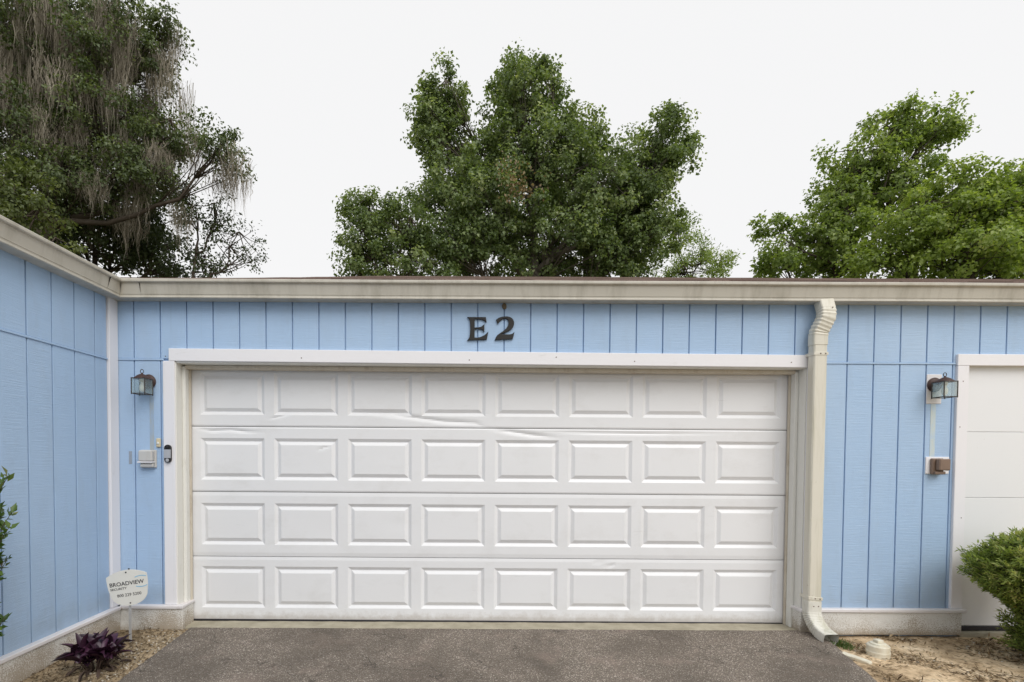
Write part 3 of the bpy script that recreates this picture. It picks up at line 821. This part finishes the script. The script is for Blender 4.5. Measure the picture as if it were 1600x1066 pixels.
for (lx, lz, rx, rz), nn in zip(LOB['oak'][1], (26, 13, 2, 6, 20, 13, 11, 6, 3, 10, 6, 5, 5, 3)):
    for _ in range(nn):
        a = rng.uniform(-1, 1) * (.95 if rx > 1 else .6); b_ = rng.uniform(-.9, .4)
        spots.append((lx + a * rx, LOB['oak'][0] + rng.uniform(-.65, .8) * max(rx, rz) * 1.0, lz + b_ * rz, rng.uniform(.7, 1.5) * (1.35 if lz > 10.3 and rx > .8 else .85)))
for (x, yy, z, s) in spots:
    o = bpy.data.objects.new('spanish_moss', moss_meshes[rng.integers(7)]); link(o, oak)
    o.location = (x - ob[0], yy - ob[1], z - ob[2]); o.rotation_euler = (0, 0, rng.uniform(-.5, .5)); o.scale = (rng.uniform(.7, 1.7), rng.uniform(.7, 1.3), s)

# ------------------------------------------------------------------ downspout
def sweep_rect(name, path, frames, mat, parent, w=.1, d=.075, r=.014, scales=None):
    """rounded rectangle swept along a path; frames: (side, depth) unit vectors per point"""
    sec = []
    for cx_, cy_, a0 in ((1, 1, 0), (-1, 1, 90), (-1, -1, 180), (1, -1, 270)):
        for k in range(4):
            a = R(a0 + 30 * k); sec.append((cx_ * (w / 2 - r) + r * math.cos(a), cy_ * (d / 2 - r) + r * math.sin(a)))
    n = len(sec); V, F = [], []
    for i, p in enumerate(path):
        s, dd = frames[i]; k = scales[i] if scales else 1
        for a, b in sec: V.append(Vector(p) + Vector(s) * a * k + Vector(dd) * b * k)
    for i in range(len(path) - 1):
        for k in range(n):
            a = i * n + k; b = i * n + (k + 1) % n; F.append((a, b, b + n, a + n))
    F.append(tuple(range(n)))
    if name != 'lower_elbow': F.append(tuple((len(path) - 1) * n + k for k in range(n)))
    bm = bmesh.new(); vv = [bm.verts.new(v) for v in V]
    for f in F: bm.faces.new([vv[i] for i in f])
    o = from_bm(name, bm, mat, parent, True); o.data.set_sharp_from_angle(angle=R(28)); return o
def path_frames(path):
    fr = []
    for i in range(len(path)):
        a = Vector(path[max(0, i - 1)]); b = Vector(path[min(len(path) - 1, i + 1)]); t = (b - a).normalized()
        s = Vector((1, 0, 0)); s = (s - t * s.dot(t)).normalized(); fr.append((s, t.cross(s).normalized()))
    return fr
DSX, DSY = 2.715, -.070
ds = empty('downspout', (DSX, DSY, 0), 'almond rectangular downspout with crinkled elbows beside the wide garage door', 'downspout')
box('pipe', -.050, .050, -.0375, .0375, .235, 2.235, M['pipe'], ds, .008)
# upper elbow: comes out of the gutter a little further right and forward, then jogs back to the wall
cp = [(.040, .005, 2.535), (.042, -.004, 2.505), (.044, -.018, 2.46), (.040, -.026, 2.41), (.022, -.016, 2.36), (.004, -.003, 2.31), (0, 0, 2.27), (0, 0, 2.205)]
path, sc = [], []
for i in range(len(cp) - 1):
    for k in range(8):
        t = k / 8; p = Vector(cp[i]).lerp(Vector(cp[i + 1]), t); path.append(p)
        zz = p.z
        sc.append(1.06 + (.045 * math.sin(i * 12.6 + t * 12.6) if 2.28 < zz < 2.475 else 0))
path.append(Vector(cp[-1])); sc.append(1.06)
for _ in range(3): path = [path[0]] + [(path[i - 1] + path[i] * 2 + path[i + 1]) / 4 for i in range(1, len(path) - 1)] + [path[-1]]
sweep_rect('upper_elbow', path, path_frames(path), M['pipe'], ds, .104, .076, .014, sc)
# lower elbow kicks out over the driveway edge
path, sc = [], []
for i in range(100):
    t = i / 99
    if t < .3: p = Vector((0, 0, .268 - t / .3 * .09))
    else:
        q = (t - .3) / .7; a = min(1, q / .8) * R(58); ex = max(0, q - .8) * .42
        p = Vector((.012 * q, -.20 * (1 - math.cos(a)) - .03 * q - ex * math.sin(R(58)), .182 - .155 * math.sin(a) - ex * math.cos(R(58)) * .35))
    path.append(p); sc.append(1.05 + (.085 * (abs(math.sin(i * .62)) - .65) if .28 < t < .84 else 0))
sweep_rect('lower_elbow', path, path_frames(path), M['elbow'], ds, .104, .076, .014, sc)
p_end, f_end = path[-1], path_frames(path)[-1]
for zz, nm in ((2.138, 'strap'), (.292, 'strap')):
    bm = bmesh.new(); bm_box(bm, -.054, .054, -.0410, .0650, zz - .012, zz + .012, .002)
    o = from_bm(nm, bm, M['pipe'], ds)
    if zz < 1: o.rotation_euler = (0, R(5), 0); o.location = (-.024, 0, 0)
    for sx_ in (-.005, .032): lathe('screw', [(.0045, 0), (.0045, .0025), (.002, .0035)], M['rust'], o, 8, 'Y', (sx_, -.0408, zz))
lathe('screw', [(.0045, 0), (.0045, .003), (.002, .004)], M['rust'], ds, 8, 'Y', (.062, -.060, 2.475))
for sx_ in (-.012, .024): lathe('screw', [(.0042, 0), (.0042, .003), (.002, .004)], M['rust'], ds, 8, 'Y', (sx_, -.039, .232))
box('pipe_seam', -.0508, .0508, -.0384, .0384, .895, .898, M['pipe'], ds, 0)

# ------------------------------------------------------------------ house letters
def glyph(name, pts, label):
    P = [((p[0] / 10.657 + 700), (p[1] / 10.657 + 465)) for p in pts]
    P = [((a - 716.0) / 201.6 - .003, 2.4206 - (b_ - 496.0) / 203.5) for a, b_ in P]
    cx_ = sum(p[0] for p in P) / len(P); z0 = min(p[1] for p in P)
    root = prism(name, [(p[0] - cx_, p[1] - z0) for p in P][::-1], 0, .016, M['letter'], None, .0025)
    root.location = (cx_, -.0160, z0); return tag(root, label, 'sign letter', None)
Epts = [(322,330),(628,330),(634,372),(640,418),(600,388),(560,372),(500,364),(445,362),(445,502),(500,500),(548,490),(580,468),(605,445),(605,580),(580,548),(545,530),(500,526),(445,525),(445,668),(500,668),(550,655),(610,625),(670,570),(658,640),(645,702),(480,706),(322,714),(345,692),(360,662),(370,600),(373,520),(370,440),(362,388),(345,352)]
Tpts = [(797,375),(822,352),(850,336),(890,324),(930,318),(980,317),(1025,326),(1058,344),(1080,372),(1094,415),(1092,450),(1080,490),(1052,525),(1015,553),(960,580),(905,600),(880,608),(930,612),(990,614),(1040,610),(1070,598),(1100,572),(1088,632),(1072,690),(920,697),(778,708),(796,660),(820,625),(870,590),(920,553),(960,518),(988,480),(1002,440),(1003,410),(994,378),(975,358),(945,350),(915,356),(885,374),(855,402),(828,443),(812,410)]
glyph('house_letter', Epts, 'black flared capital letter E mounted over the wide garage door')
glyph('house_number', Tpts, 'black flared number 2 mounted beside the letter E')

# ------------------------------------------------------------------ wall lanterns
def lantern(label, x, z):
    root = empty('wall_lantern', (x, 0, z), label, 'lantern', 'wall lanterns')
    lathe('back_plate', [(.054, .0005), (.056, .008), (.050, .016), (.034, .024), (.012, .028)], M['bronze'], root, 28, 'Y')
    tubes('arm', [(bez(np.array([0, -.02, .0]), np.array([0, -.05, .012]), np.array([0, -.088, .024]), 6), [.012, .011, .010, .010, .010, .010])], M['bronze'], root, 8)
    lathe('cap', [(.060, .008), (.058, .013), (.046, .024), (.034, .034), (.020, .042), (.008, .046), (.0075, .054)], M['bronze'], root, 20, 'Z', (0, -.088, 0))
    a = np.linspace(0, 2 * math.pi, 17)[:-1]; rg = np.stack([.012 * np.cos(a), np.zeros(16), .014 * np.sin(a)], 1) + np.array([0, -.088, .066])
    V, F = [], []
    for i in range(16):
        rad = (rg[i] - np.array([0, -.088, .066])); rad /= np.linalg.norm(rad)
        for k in range(6):
            b_ = 2 * math.pi * k / 6; V.append(rg[i] + rad * .0028 * math.cos(b_) + np.array([0, 1, 0]) * .0028 * math.sin(b_))
    for i in range(16):
        for k in range(6): F.append((i * 6 + k, i * 6 + (k + 1) % 6, ((i + 1) % 16) * 6 + (k + 1) % 6, ((i + 1) % 16) * 6 + k))
    pydata('finial_ring', V, F, M['darkmetal'], root, True)
    hw, y0, y1, zb, zt = .050, -.138, -.038, -.104, .010
    for sx_ in (-1, 1):
        for yy in (y0, y1): box('post', sx_ * hw - .0032, sx_ * hw + .0032, yy - .0032, yy + .0032, zb - .007, zt + .004, M['darkmetal'], root, .001)
    for nm, zz in (('bottom_rail', zb), ('top_rail', zt)):
        bm = bmesh.new()
        for sx_ in (-1, 1): bm_box(bm, sx_ * hw - .0026, sx_ * hw + .0026, y0 + .0033, y1 - .0033, zz - .003, zz + .003)
        for yy in (y0, y1): bm_box(bm, -hw + .0033, hw - .0033, yy - .0026, yy + .0026, zz - .003, zz + .003)
        from_bm(nm, bm, M['darkmetal'], root)
    for sx_ in (-1, 1): box('pane', sx_ * (hw - .001) - .001, sx_ * (hw - .001) + .001, y0 + .0034, y1 - .0034, zb + .0031, zt - .0031, M['glass'], root, 0)
    for yy in (y0, y1): box('pane', -hw + .0034, hw - .0034, yy - .001, yy + .001, zb + .0031, zt - .0031, M['glass'], root, 0)
    bu = lathe('bulb', [(.010, .008), (.012, -.012), (.012, -.03), (.019, -.044), (.0195, -.062), (.017, -.078), (.009, -.088), (.002, -.090)], M['bulb'], root, 16, 'Z', (0, -.088, 0))
    lathe('socket', [(.017, .010), (.017, -.014), (.0125, -.015)], M['cream'], root, 16, 'Z', (0, -.088, 0))
    return root
lantern('bronze glass wall lantern mounted beside the corner board', -2.380, 1.916)
lantern('bronze glass wall lantern on a pale mounting board beside the plain garage door', 3.660, 1.922)
mb = box('mounting_board', 3.606, 3.722, -.006, .002, 1.778, 2.004, M['ledge'], None, .003)
tag(mb, 'pale rectangular board on the siding behind the lantern beside the plain door', 'board')
# move the second lantern forward so that its plate bears on the board
for o in list(col.objects):
    if o.name.startswith('wall_lantern') and o.location.x > 0: o.location.y = -.0055

# ------------------------------------------------------------------ small fittings on the walls
rw = box('conduit_ghost_mark', -2.378, -2.346, -.0022, .002, 1.393, 1.862, M['ghost_mark'], None, .0008); tag(rw, 'faded grey strip running down from lantern to grey outlet box', 'ghost_mark')  # ghost mark of a removed conduit, built as a thin strip
rw = box('conduit_ghost_mark', 3.645, 3.685, -.0022, .002, 1.370, 1.777, M['ghost_mark2'], None, .0008); tag(rw, 'yellowed pale strip running down from lantern to brown outlet box', 'ghost_mark')  # another trace left by a former conduit, not a fitted part
pt = box('paint_patch', -2.542, -2.518, -.0016, .002, 1.282, 1.381, mat_plain('bare_patch', (.30, .34, .40), .8, var=.25, scale=90), None, .0005); tag(pt, 'small grey rectangular ghost mark on the blue siding beside the outlet box', 'mark')
gb = empty('outlet_box', (-2.385, 0, 1.322), 'light grey weatherproof outlet box on the blue siding', 'outlet box')
box('back_plate', -.061, .061, -.012, .001, -.068, .070, M['greybox'], gb, .004)
box('lid', -.058, .048, -.050, -.0125, -.018, .066, M['greybox'], gb, .008)
box('lid_lip', -.062, .052, -.056, -.0125, -.030, -.020, M['trim'], gb, .003)
box('lower_housing', -.050, .050, -.040, -.0125, -.064, -.032, M['greybox'], gb, .006)
bb = empty('outlet_box', (3.700, 0, 1.300), 'brown weatherproof outlet box on a white plate beside the plain door', 'outlet box')
box('back_plate', -.086, .095, -.008, .001, -.062, .070, M['trim'], bb, .003)
box('housing', -.058, .030, -.036, -.0085, -.066, .058, M['brownbox'], bb, .006)
box('lid', -.040, .046, -.075, -.0365, -.034, .054, M['brownbox'], bb, .007)
box('lower_cover', -.054, .026, -.056, -.0365, -.064, -.042, M['brownbox'], bb, .004)
for sz in (-.03, .045): lathe('screw', [(.005, 0), (.005, .003), (.002, .004)], M['darkmetal'], bb, 8, 'Y', (.080, -.008, sz))
db = box('doorbell_button', -.017, .017, -.014, .0005, -.034, .034, M['cream'], None, .005); db.location = (-2.308, 0, 1.447)
lathe('push_button', [(.009, .0), (.009, .004), (.006, .006)], M['signw'], db, 16, 'Y', (0, -.0138, -.004)); tag(db, 'small cream doorbell button on the blue siding', 'doorbell')
dc = empty('doorbell_camera', (-2.224, -.020, 1.363), 'slim black and silver video doorbell on the white door casing', 'doorbell')
def pill(name, w_, z0, z1, y0, y1, mat, top, bot):
    pts = []
    for k in range(9):
        a = R(180 - 22.5 * k); pts.append((w_ * math.cos(a), (z1 - w_ if top else z1) + (w_ * math.sin(a) if top else 0)))
    for k in range(9):
        a = R(-22.5 * k); pts.append((w_ * math.cos(a), (z0 + w_ if bot else z0) + (w_ * math.sin(a) if bot else 0)))
    seen = []
    for p in pts:
        if not seen or (abs(p[0] - seen[-1][0]) + abs(p[1] - seen[-1][1])) > 1e-5: seen.append(p)
    if not top: seen = [p for p in seen if not (abs(p[1] - z1) < 1e-6 and abs(abs(p[0]) - w_) > 1e-5)]
    if not bot: seen = [p for p in seen if not (abs(p[1] - z0) < 1e-6 and abs(abs(p[0]) - w_) > 1e-5)]
    return prism(name, seen, y0, y1, mat, dc, .002)
pill('body', .026, -.069, .069, -.018, .0005, M['black'], True, True)
prism('face_plate', [(-.0258, -.034), (.0258, -.034), (.0258, .032), (-.0258, .032)], -.0215, -.0175, M['silver'], dc, .002)
lathe('lens', [(.010, 0), (.010, .003), (.007, .005)], M['rubber'], dc, 16, 'Y', (0, -.0178, .051))
lathe('push_button', [(.013, 0), (.013, .003), (.009, .004)], M['silver'], dc, 20, 'Y', (0, -.0178, -.050))
nb_ = bmesh.new(); bmesh.ops.create_icosphere(nb_, subdivisions=3, radius=.019)
for v in nb_.verts: v.co = Vector((v.co.x * .95, v.co.y * .7, v.co.z * 1.15)) * (1 + .35 * noise.noise(v.co * 70)) 
ne = from_bm('mud_nest', nb_, M['nest'], None); ne.location = (.352, -.010, 2.504); tag(ne, 'small brown lump stuck under the gutter above the number 2', 'nest')

# ------------------------------------------------------------------ security yard sign
ys_ = empty('yard_sign', (-2.365, -.288, -.01), 'white shield-shaped security sign on a thin metal stake', 'sign')
box('stake', -.010, .010, .0035, .0065, -.08, .535, M['post'], ys_, .001)
out = []
for k in range(13): t = -1 + k / 6; out.append((.138 * t, .092 + .038 * (1 - t * t)))
for k in range(1, 10): t = k / 10; out.append((.138 + .003 * math.sin(t * 3.1) - .012 * t ** 2, .092 - .135 * t))
for k in range(13): t = k / 12; out.append((.126 * math.cos(t * math.pi / 2) ** .9 if k < 12 else 0, -.045 - .085 * math.sin(t * math.pi / 2) ** 1.15))
half = [p for p in out[22:]]
out = out + [(-p[0], p[1]) for p in half[-2::-1]] + [(-.138 - .003 * math.sin(t / 10 * 3.1) + .012 * (t / 10) ** 2, .092 - .135 * t / 10) for t in range(9, 0, -1)]
clean = []
for p in out:
    if not clean or abs(p[0] - clean[-1][0]) + abs(p[1] - clean[-1][1]) > 1e-4: clean.append(p)
pl = prism('shield', clean[::-1], -.002, .003, M['signw'], ys_, .0008)
pl.location = (-.008, 0, .405); pl.rotation_euler = (0, R(-7.5), R(6))
def text(s, size, x, z, mat, bold=0.0, xs=1.0):
    cu = bpy.data.curves.new('lettering', 'FONT'); cu.body = s; cu.size = size; cu.extrude = .0003; cu.offset = bold; cu.resolution_u = 3
    to = bpy.data.objects.new('lettering', cu); col.objects.link(to)
    bpy.context.view_layer.update()
    me = bpy.data.meshes.new_from_object(to.evaluated_get(bpy.context.evaluated_depsgraph_get()))
    bpy.data.objects.remove(to); me.materials.clear(); me.materials.append(mat)
    xsz = [v.co.x for v in me.vertices]; me.transform(Matrix.Diagonal((xs, 1, 1, 1)))
    o = bpy.data.objects.new('lettering', me); link(o, pl); o.location = (x, -.0028, z); o.rotation_euler = (R(90), 0, 0)
    return max(xsz) * xs
text('BROADVIEW', .0400, -.124, .020, M['ink'], .0005, 1.02)
text('SECURITY', .0220, -.122, -.008, M['ink'], .0002, 1.15)
text('800 229 5200', .0300, -.082, -.060, M['ink'], .0001, 1.0)
def arc(z, sgn):
    pts = [(.055 + .078 * (k / 12), z + sgn * .014 * math.sin(math.pi * (.15 + .7 * k / 12))) for k in range(13)]
    V, F = [], []
    for a, b_ in pts: V += [(a, -.0031, b_ + .003), (a, -.0031, b_ - .003), (a, -.0021, b_ + .003), (a, -.0021, b_ - .003)]
    for k in range(12): i = 4 * k; F += [(i, i + 1, i + 5, i + 4), (i, i + 4, i + 6, i + 2), (i + 1, i + 3, i + 7, i + 5)]
    pydata('blue_stroke', V, F, M['blueink'], pl)
arc(.062, 1); arc(.010, -1)
for zz in (.112, -.112): lathe('screw', [(.0055, 0), (.0055, .002), (.003, .003)], M['black'], pl, 10, 'Y', (0, -.0015, zz))
box('top_clip', -.010, .002, .000, .004, .532, .545, M['black'], ys_, .001)

# ------------------------------------------------------------------ soil bed things
pc = empty('pipe_cap', (2.922, -.444, -.035), 'white plastic drain cleanout cap standing in the sandy soil', 'pipe cap')
lathe('collar', [(.066, 0), (.067, .045), (.069, .047), (.069, .058), (.066, .060), (.066, .095), (.060, .102)], M['pvc'], pc, 28)
bm = bmesh.new(); lathe_bm(bm, [(.050, .1022), (.048, .112), (.036, .116), (.036, .1165)], 24)
bm_box(bm, -.022, .022, -.022, .022, .116, .136, .003)
o = from_bm('plug', bm, M['pvc'], pc, True); o.data.set_sharp_from_angle(angle=R(35))
cs = bmesh.new(); bm_box(cs, -.085, .085, -.020, .020, -.012, .014, .004)
bmesh.ops.subdivide_edges(cs, edges=cs.edges[:], cuts=3, use_grid_fill=True)
for v in cs.verts: v.co += noise.noise_vector(v.co * 25) * .006
o = from_bm('broken_strip', cs, M['pvc']); o.location = (2.712, -.515, -.005); o.rotation_euler = (R(6), R(4), R(-62)); tag(o, 'broken white strip lying along the driveway edge near the downspout', 'debris')

# purple plant
lp = NB('purple_leaf'); oi = lp.objrand(); 
cpl = lp.mix(oi, (.020, .006, .016), (.065, .018, .046)); cpl = lp.mix(lp.ramp(lp.noise(9, 3), [(.5, 0), (.75, .4)]), cpl, (.045, .035, .030))
lp.base(cpl).set(.42, .45); M['purple'] = lp.m
M['wither'] = mat_plain('withered_leaf', (.060, .038, .028), .8, var=.4)
def blade(name, L, W, curl, vee=.35, n=9):
    V, F = [], []
    for i in range(n + 1):
        t = i / n; wd = W * (math.sin(math.pi * min(1, t * .88 + .12)) ** .75) * (1 - .1 * t); wd = max(wd if i < n else .0006, .0006)
        x = L * (math.sin(curl * t) / curl if abs(curl) > 1e-3 else t); z = -L * ((1 - math.cos(curl * t)) / curl if abs(curl) > 1e-3 else 0)
        up = wd * vee
        V += [(x, -wd / 2, z + up), (x, 0, z), (x, wd / 2, z + up)]
    for i in range(n):
        a = 3 * i; F += [(a, a + 1, a + 4, a + 3), (a + 1, a + 2, a + 5, a + 4)]
    me = bpy.data.meshes.new(name); me.from_pydata(V, [], F); me.shade_smooth(); return me
pp = empty('purple_plant', (-2.275, -.765, -.005), 'dark purple leafy plant growing in the mulch below the side wing wall', 'plant')
pb = [blade('leaf', .13 + .02 * k, .046 + .005 * k, .4 + .40 * (k % 3), .32 + .06 * k) for k in range(5)]
for m_ in pb: m_.materials.append(M['purple'])
wb = [blade('leaf', .12, .020, 1.5, .6), blade('leaf', .10, .016, 2.0, .7)]
for m_ in wb: m_.materials.append(M['wither'])
stems = []
for k in range(20):
    a = rng.uniform(0, 2 * math.pi); rr = rng.uniform(.02, .15); hgt = rng.uniform(.07, .16)
    b0 = np.array([rr * .35 * math.cos(a), rr * .35 * math.sin(a), 0]); tp_ = np.array([rr * math.cos(a), rr * math.sin(a) * .8, hgt])
    stems.append((bez(b0, (b0 + tp_) / 2 + np.array([0, 0, .03]), tp_, 5), [.006, .006, .005, .005, .004]))
    for j in range(6):
        t = .35 + .65 * j / 5; p = b0 + (tp_ - b0) * t + np.array([0, 0, .03 * math.sin(math.pi * t)])
        yaw = a + rng.uniform(-1.3, 1.3) + (math.pi * (j % 2)) * .8
        pit = -R(rng.uniform(32, 84)) * (.55 + .45 * t)
        o = bpy.data.objects.new('leaf', pb[rng.integers(5)]); link(o, pp); o.location = p
        o.rotation_euler = (rng.uniform(-.3, .3), pit, yaw); s = rng.uniform(.6, 1.05); o.scale = (s, s * rng.uniform(.8, 1.15), s)
for k in range(26):
    a = rng.uniform(0, 2 * math.pi); o = bpy.data.objects.new('withered_leaf', wb[k % 2]); link(o, pp)
    rr = rng.uniform(.03, .15); o.location = (rr * math.cos(a), rr * math.sin(a), rng.uniform(.012, .06)); o.rotation_euler = (rng.uniform(-.6, .6), rng.uniform(-.35, .15), a + rng.uniform(-.6, .6)); s = rng.uniform(.7, 1.2); o.scale = (s, s, s)
tubes('stems', stems, M['wither'], pp, 6)
pp.scale = (.92, .92, .90)

# shrubs
M['shrub'] = mat_leaf('clipped_shrub_leaves', [(0, (.065, .105, .022)), (.45, (.17, .235, .055)), (.8, (.33, .39, .11)), (1, (.52, .50, .22))], .45, .5, .4)
M['shrub2'] = mat_leaf('glossy_shrub_leaves', [(0, (.025, .055, .012)), (.6, (.065, .12, .026)), (.9, (.12, .19, .045)), (1, (.19, .16, .06))], .25, .35, .5)
def shrub(name, label, base, shoots, leaf, mat, per, seed_r):
    root = empty(name, (base[0], base[1], base[2]), label, 'shrub')
    lines, C_, A_, N_, T_ = [], [], [], [], []
    for (p0, p1, p2) in shoots:
        L = bez(p0, p1, p2, 10); lines.append((L, np.linspace(.006, .0015, 10)))
        m = per; t = rng.uniform(.30, 1.0, m) ** .6
        C = np.stack([np.interp(t, np.linspace(0, 1, 10), L[:, i]) for i in range(3)], 1)
        d = (p2 - p1) / (np.linalg.norm(p2 - p1) + 1e-6)
        A = d * .9 + rvec(m) * .9; C_.append(C + rvec(m) * seed_r); A_.append(A); N_.append(rvec(m) * .6 + np.array([0, -.2, .9]))
        T_.append(np.clip(rng.normal(.28, .13) + .42 * t + rng.normal(0, .12, m), 0, 1))
    tubes('branches', lines, M['bark'], root, 4)
    C, A, N, T = map(np.concatenate, (C_, A_, N_, T_)); z = rng.uniform(.65, 1.25, len(C))
    o = leaf_cloud('foliage', C, A, N, leaf[0] * z, leaf[1] * z, T, mat, root, .2, .08); o['kind'] = 'stuff'
    return root
B = np.array([4.075, -.62, -.03]); sh = []
for k in range(1900):                               # an overhanging rounded head on a narrower foot
    u = rvec(1)[0]; rad = rng.uniform(.72, 1.0) if k % 4 else rng.uniform(.3, .8)
    hz = .60 + .31 * u[2] * rad
    wid = np.interp(hz, [.25, .38, .55, .75, .95], [.34, .44, .54, .55, .50])
    e = np.array([u[0] * rad * wid, u[1] * rad * wid, hz])
    s0 = np.array([e[0] * .45, e[1] * .45, max(.12, hz - .16)])
    out_ = np.array([u[0] * .8, u[1] * .8, .75]); e2 = e + out_ * rng.uniform(.01, .05)
    sh.append((s0, np.array([e[0] * .85, e[1] * .85, hz - .03]), e2))
for k in range(420):
    a = rng.uniform(0, 2 * math.pi); r_ = rng.uniform(.08, .33); zz = rng.uniform(.03, .40)
    e = np.array([r_ * math.cos(a), r_ * math.sin(a), zz]); sh.append((e * np.array([.3, .3, .5]), e * .8, e + np.array([.03 * math.cos(a), .03 * math.sin(a), .03])))
shrub('clipped_shrub', 'rounded green clipped shrub in front of the plain white garage door', B, sh, (.036, .010), M['shrub'], 38, .014)
B2 = np.array([-2.47, -1.40, -.01]); sh = []
for k in range(90):
    zz = rng.uniform(.55, 1.24); a = rng.uniform(0, 2 * math.pi); r_ = rng.uniform(.05, .17)
    e = np.array([r_ * math.cos(a), r_ * math.sin(a), zz]); s0 = np.array([e[0] * .3, e[1] * .3, max(.05, zz - .25)])
    sh.append((s0, (s0 + e) / 2 + np.array([0, 0, .03]), e + np.array([.02 * math.cos(a), .02 * math.sin(a), .04])))
for k in range(5): sh.append((np.array([0, 0, 0.]), np.array([.01, .02 * k - .04, .5]), np.array([.0, .03 * k - .06, 1.0])))
for k in range(4): sh.append((np.array([0, 0, .25]), np.array([.08, -.01, .40]), np.array([.165, -.03 + .02 * k, .47 + .02 * k])))
shrub('leafy_shrub', 'thin upright leafy shrub growing against the side wing wall', B2, sh, (.048, .024), M['shrub2'], 14, .010)

# leaf litter, chips and weeds (uncountable)
M['litter'] = mat_leaf('dry_leaf_litter', [(0, (.07, .045, .028)), (.5, (.25, .175, .10)), (1, (.55, .44, .30))], .1, .9, .1)
M['chips'] = mat_plain('pale_stone_chips', (.50, .45, .37), .9, var=.35, scale=40)
M['mulch'] = mat_leaf('mulch_litter', [(0, (.06, .04, .025)), (.55, (.19, .14, .085)), (1, (.46, .38, .27))], .1, .9, .1)
def scatter(n, xr, yr, keep):
    P = []
    while len(P) < n:
        x, y_ = rng.uniform(*xr), rng.uniform(*yr)
        if keep(x, y_): P.append((x, y_, soil_h(x, y_)))
    return np.array(P)
def kR(x, y_): return x > right_edge(y_) + .02 and y_ < -.02 and rng.random() < .12 + .88 * (noise.noise((x * 2.5, y_ * 2.5, 2)) > .0)
def kL(x, y_): return -2.6 < x < left_edge(y_) + .03 and y_ < -.04
def litter(name, P, ln, wd, mat):
    n = len(P); A = rvec(n); A[:, 2] *= .22; N = rvec(n) * .45 + np.array([0, 0, 1.])
    z = rng.uniform(.4, 1.3, n)
    o = leaf_cloud(name, P + np.array([0, 0, .006]), A, N, ln * z, wd * rng.uniform(.5, 1.4, n), rng.random(n), mat, None, .25, 0)
    return tag(o, kind='stuff')
tag(litter('leaf_litter', scatter(5600, (2.5, 4.6), (-1.3, -.03), kR), .045, .009, M['litter']), 'brown leaf and twig litter on the sandy soil', 'leaf litter')
tag(litter('leaf_litter', scatter(3600, (-2.6, -1.95), (-1.4, -.04), kL), .028, .007, M['mulch']), 'tan mulch and litter in the bed under the side wing', 'leaf litter')
def chips(name, P, smin, smax, label):
    V, F = [], []
    for p in P:
        s = rng.uniform(smin, smax); k = len(V); q = rng.normal(size=(6, 3)) * .22
        pts = np.array([(1, 0, 0), (-1, 0, 0), (0, 1, 0), (0, -1, 0), (0, 0, .7), (0, 0, -.7)]) + q
        V += list(np.array(p) + pts * s + np.array([0, 0, s * .35]))
        F += [(k, k + 2, k + 4), (k + 2, k + 1, k + 4), (k + 1, k + 3, k + 4), (k + 3, k, k + 4), (k + 2, k, k + 5), (k + 1, k + 2, k + 5), (k + 3, k + 1, k + 5), (k, k + 3, k + 5)]
    return tag(pydata(name, V, F, M['chips']), label, 'gravel', None, 'stuff')
def kLe(x, y_): return abs(x - left_edge(y_) + .05) < .16 * (.4 + rng.random()) and rng.random() < .7
chips('stone_chips', scatter(260, (-2.4, -1.95), (-1.2, -.05), kLe), .003, .010, 'pale stone chips scattered along the driveway edge')
chips('stone_chips', scatter(240, (2.5, 4.5), (-1.2, -.05), kR), .003, .011, 'pale stone chips scattered in the sandy soil')
def asph():
    P = []
    for _ in range(420):
        y_ = rng.uniform(-1.2, -.03); x = rng.uniform(left_edge(y_) + .08, right_edge(y_) - .08); P.append((x, y_, .011))
    return np.array(P)
chips('stone_chips', asph(), .0015, .0045, 'loose grit on the asphalt driveway')
M['weed'] = mat_leaf('weed_leaves', [(0, (.05, .08, .02)), (1, (.13, .19, .05))], .3)
n = 260; P = np.array([2.80, -.24, -.012]) + rng.normal(size=(n, 3)) * np.array([.035, .05, 0]); A = rvec(n) * .7 + np.array([0, 0, .9])
wd_ = leaf_cloud('weed_tuft', P - np.array([2.80, -.24, 0]), A, rvec(n), rng.uniform(.015, .045, n), .008, rng.random(n), M['weed'], None, .2, .1); wd_.location = (2.80, -.24, 0)
tag(wd_, kind='stuff')
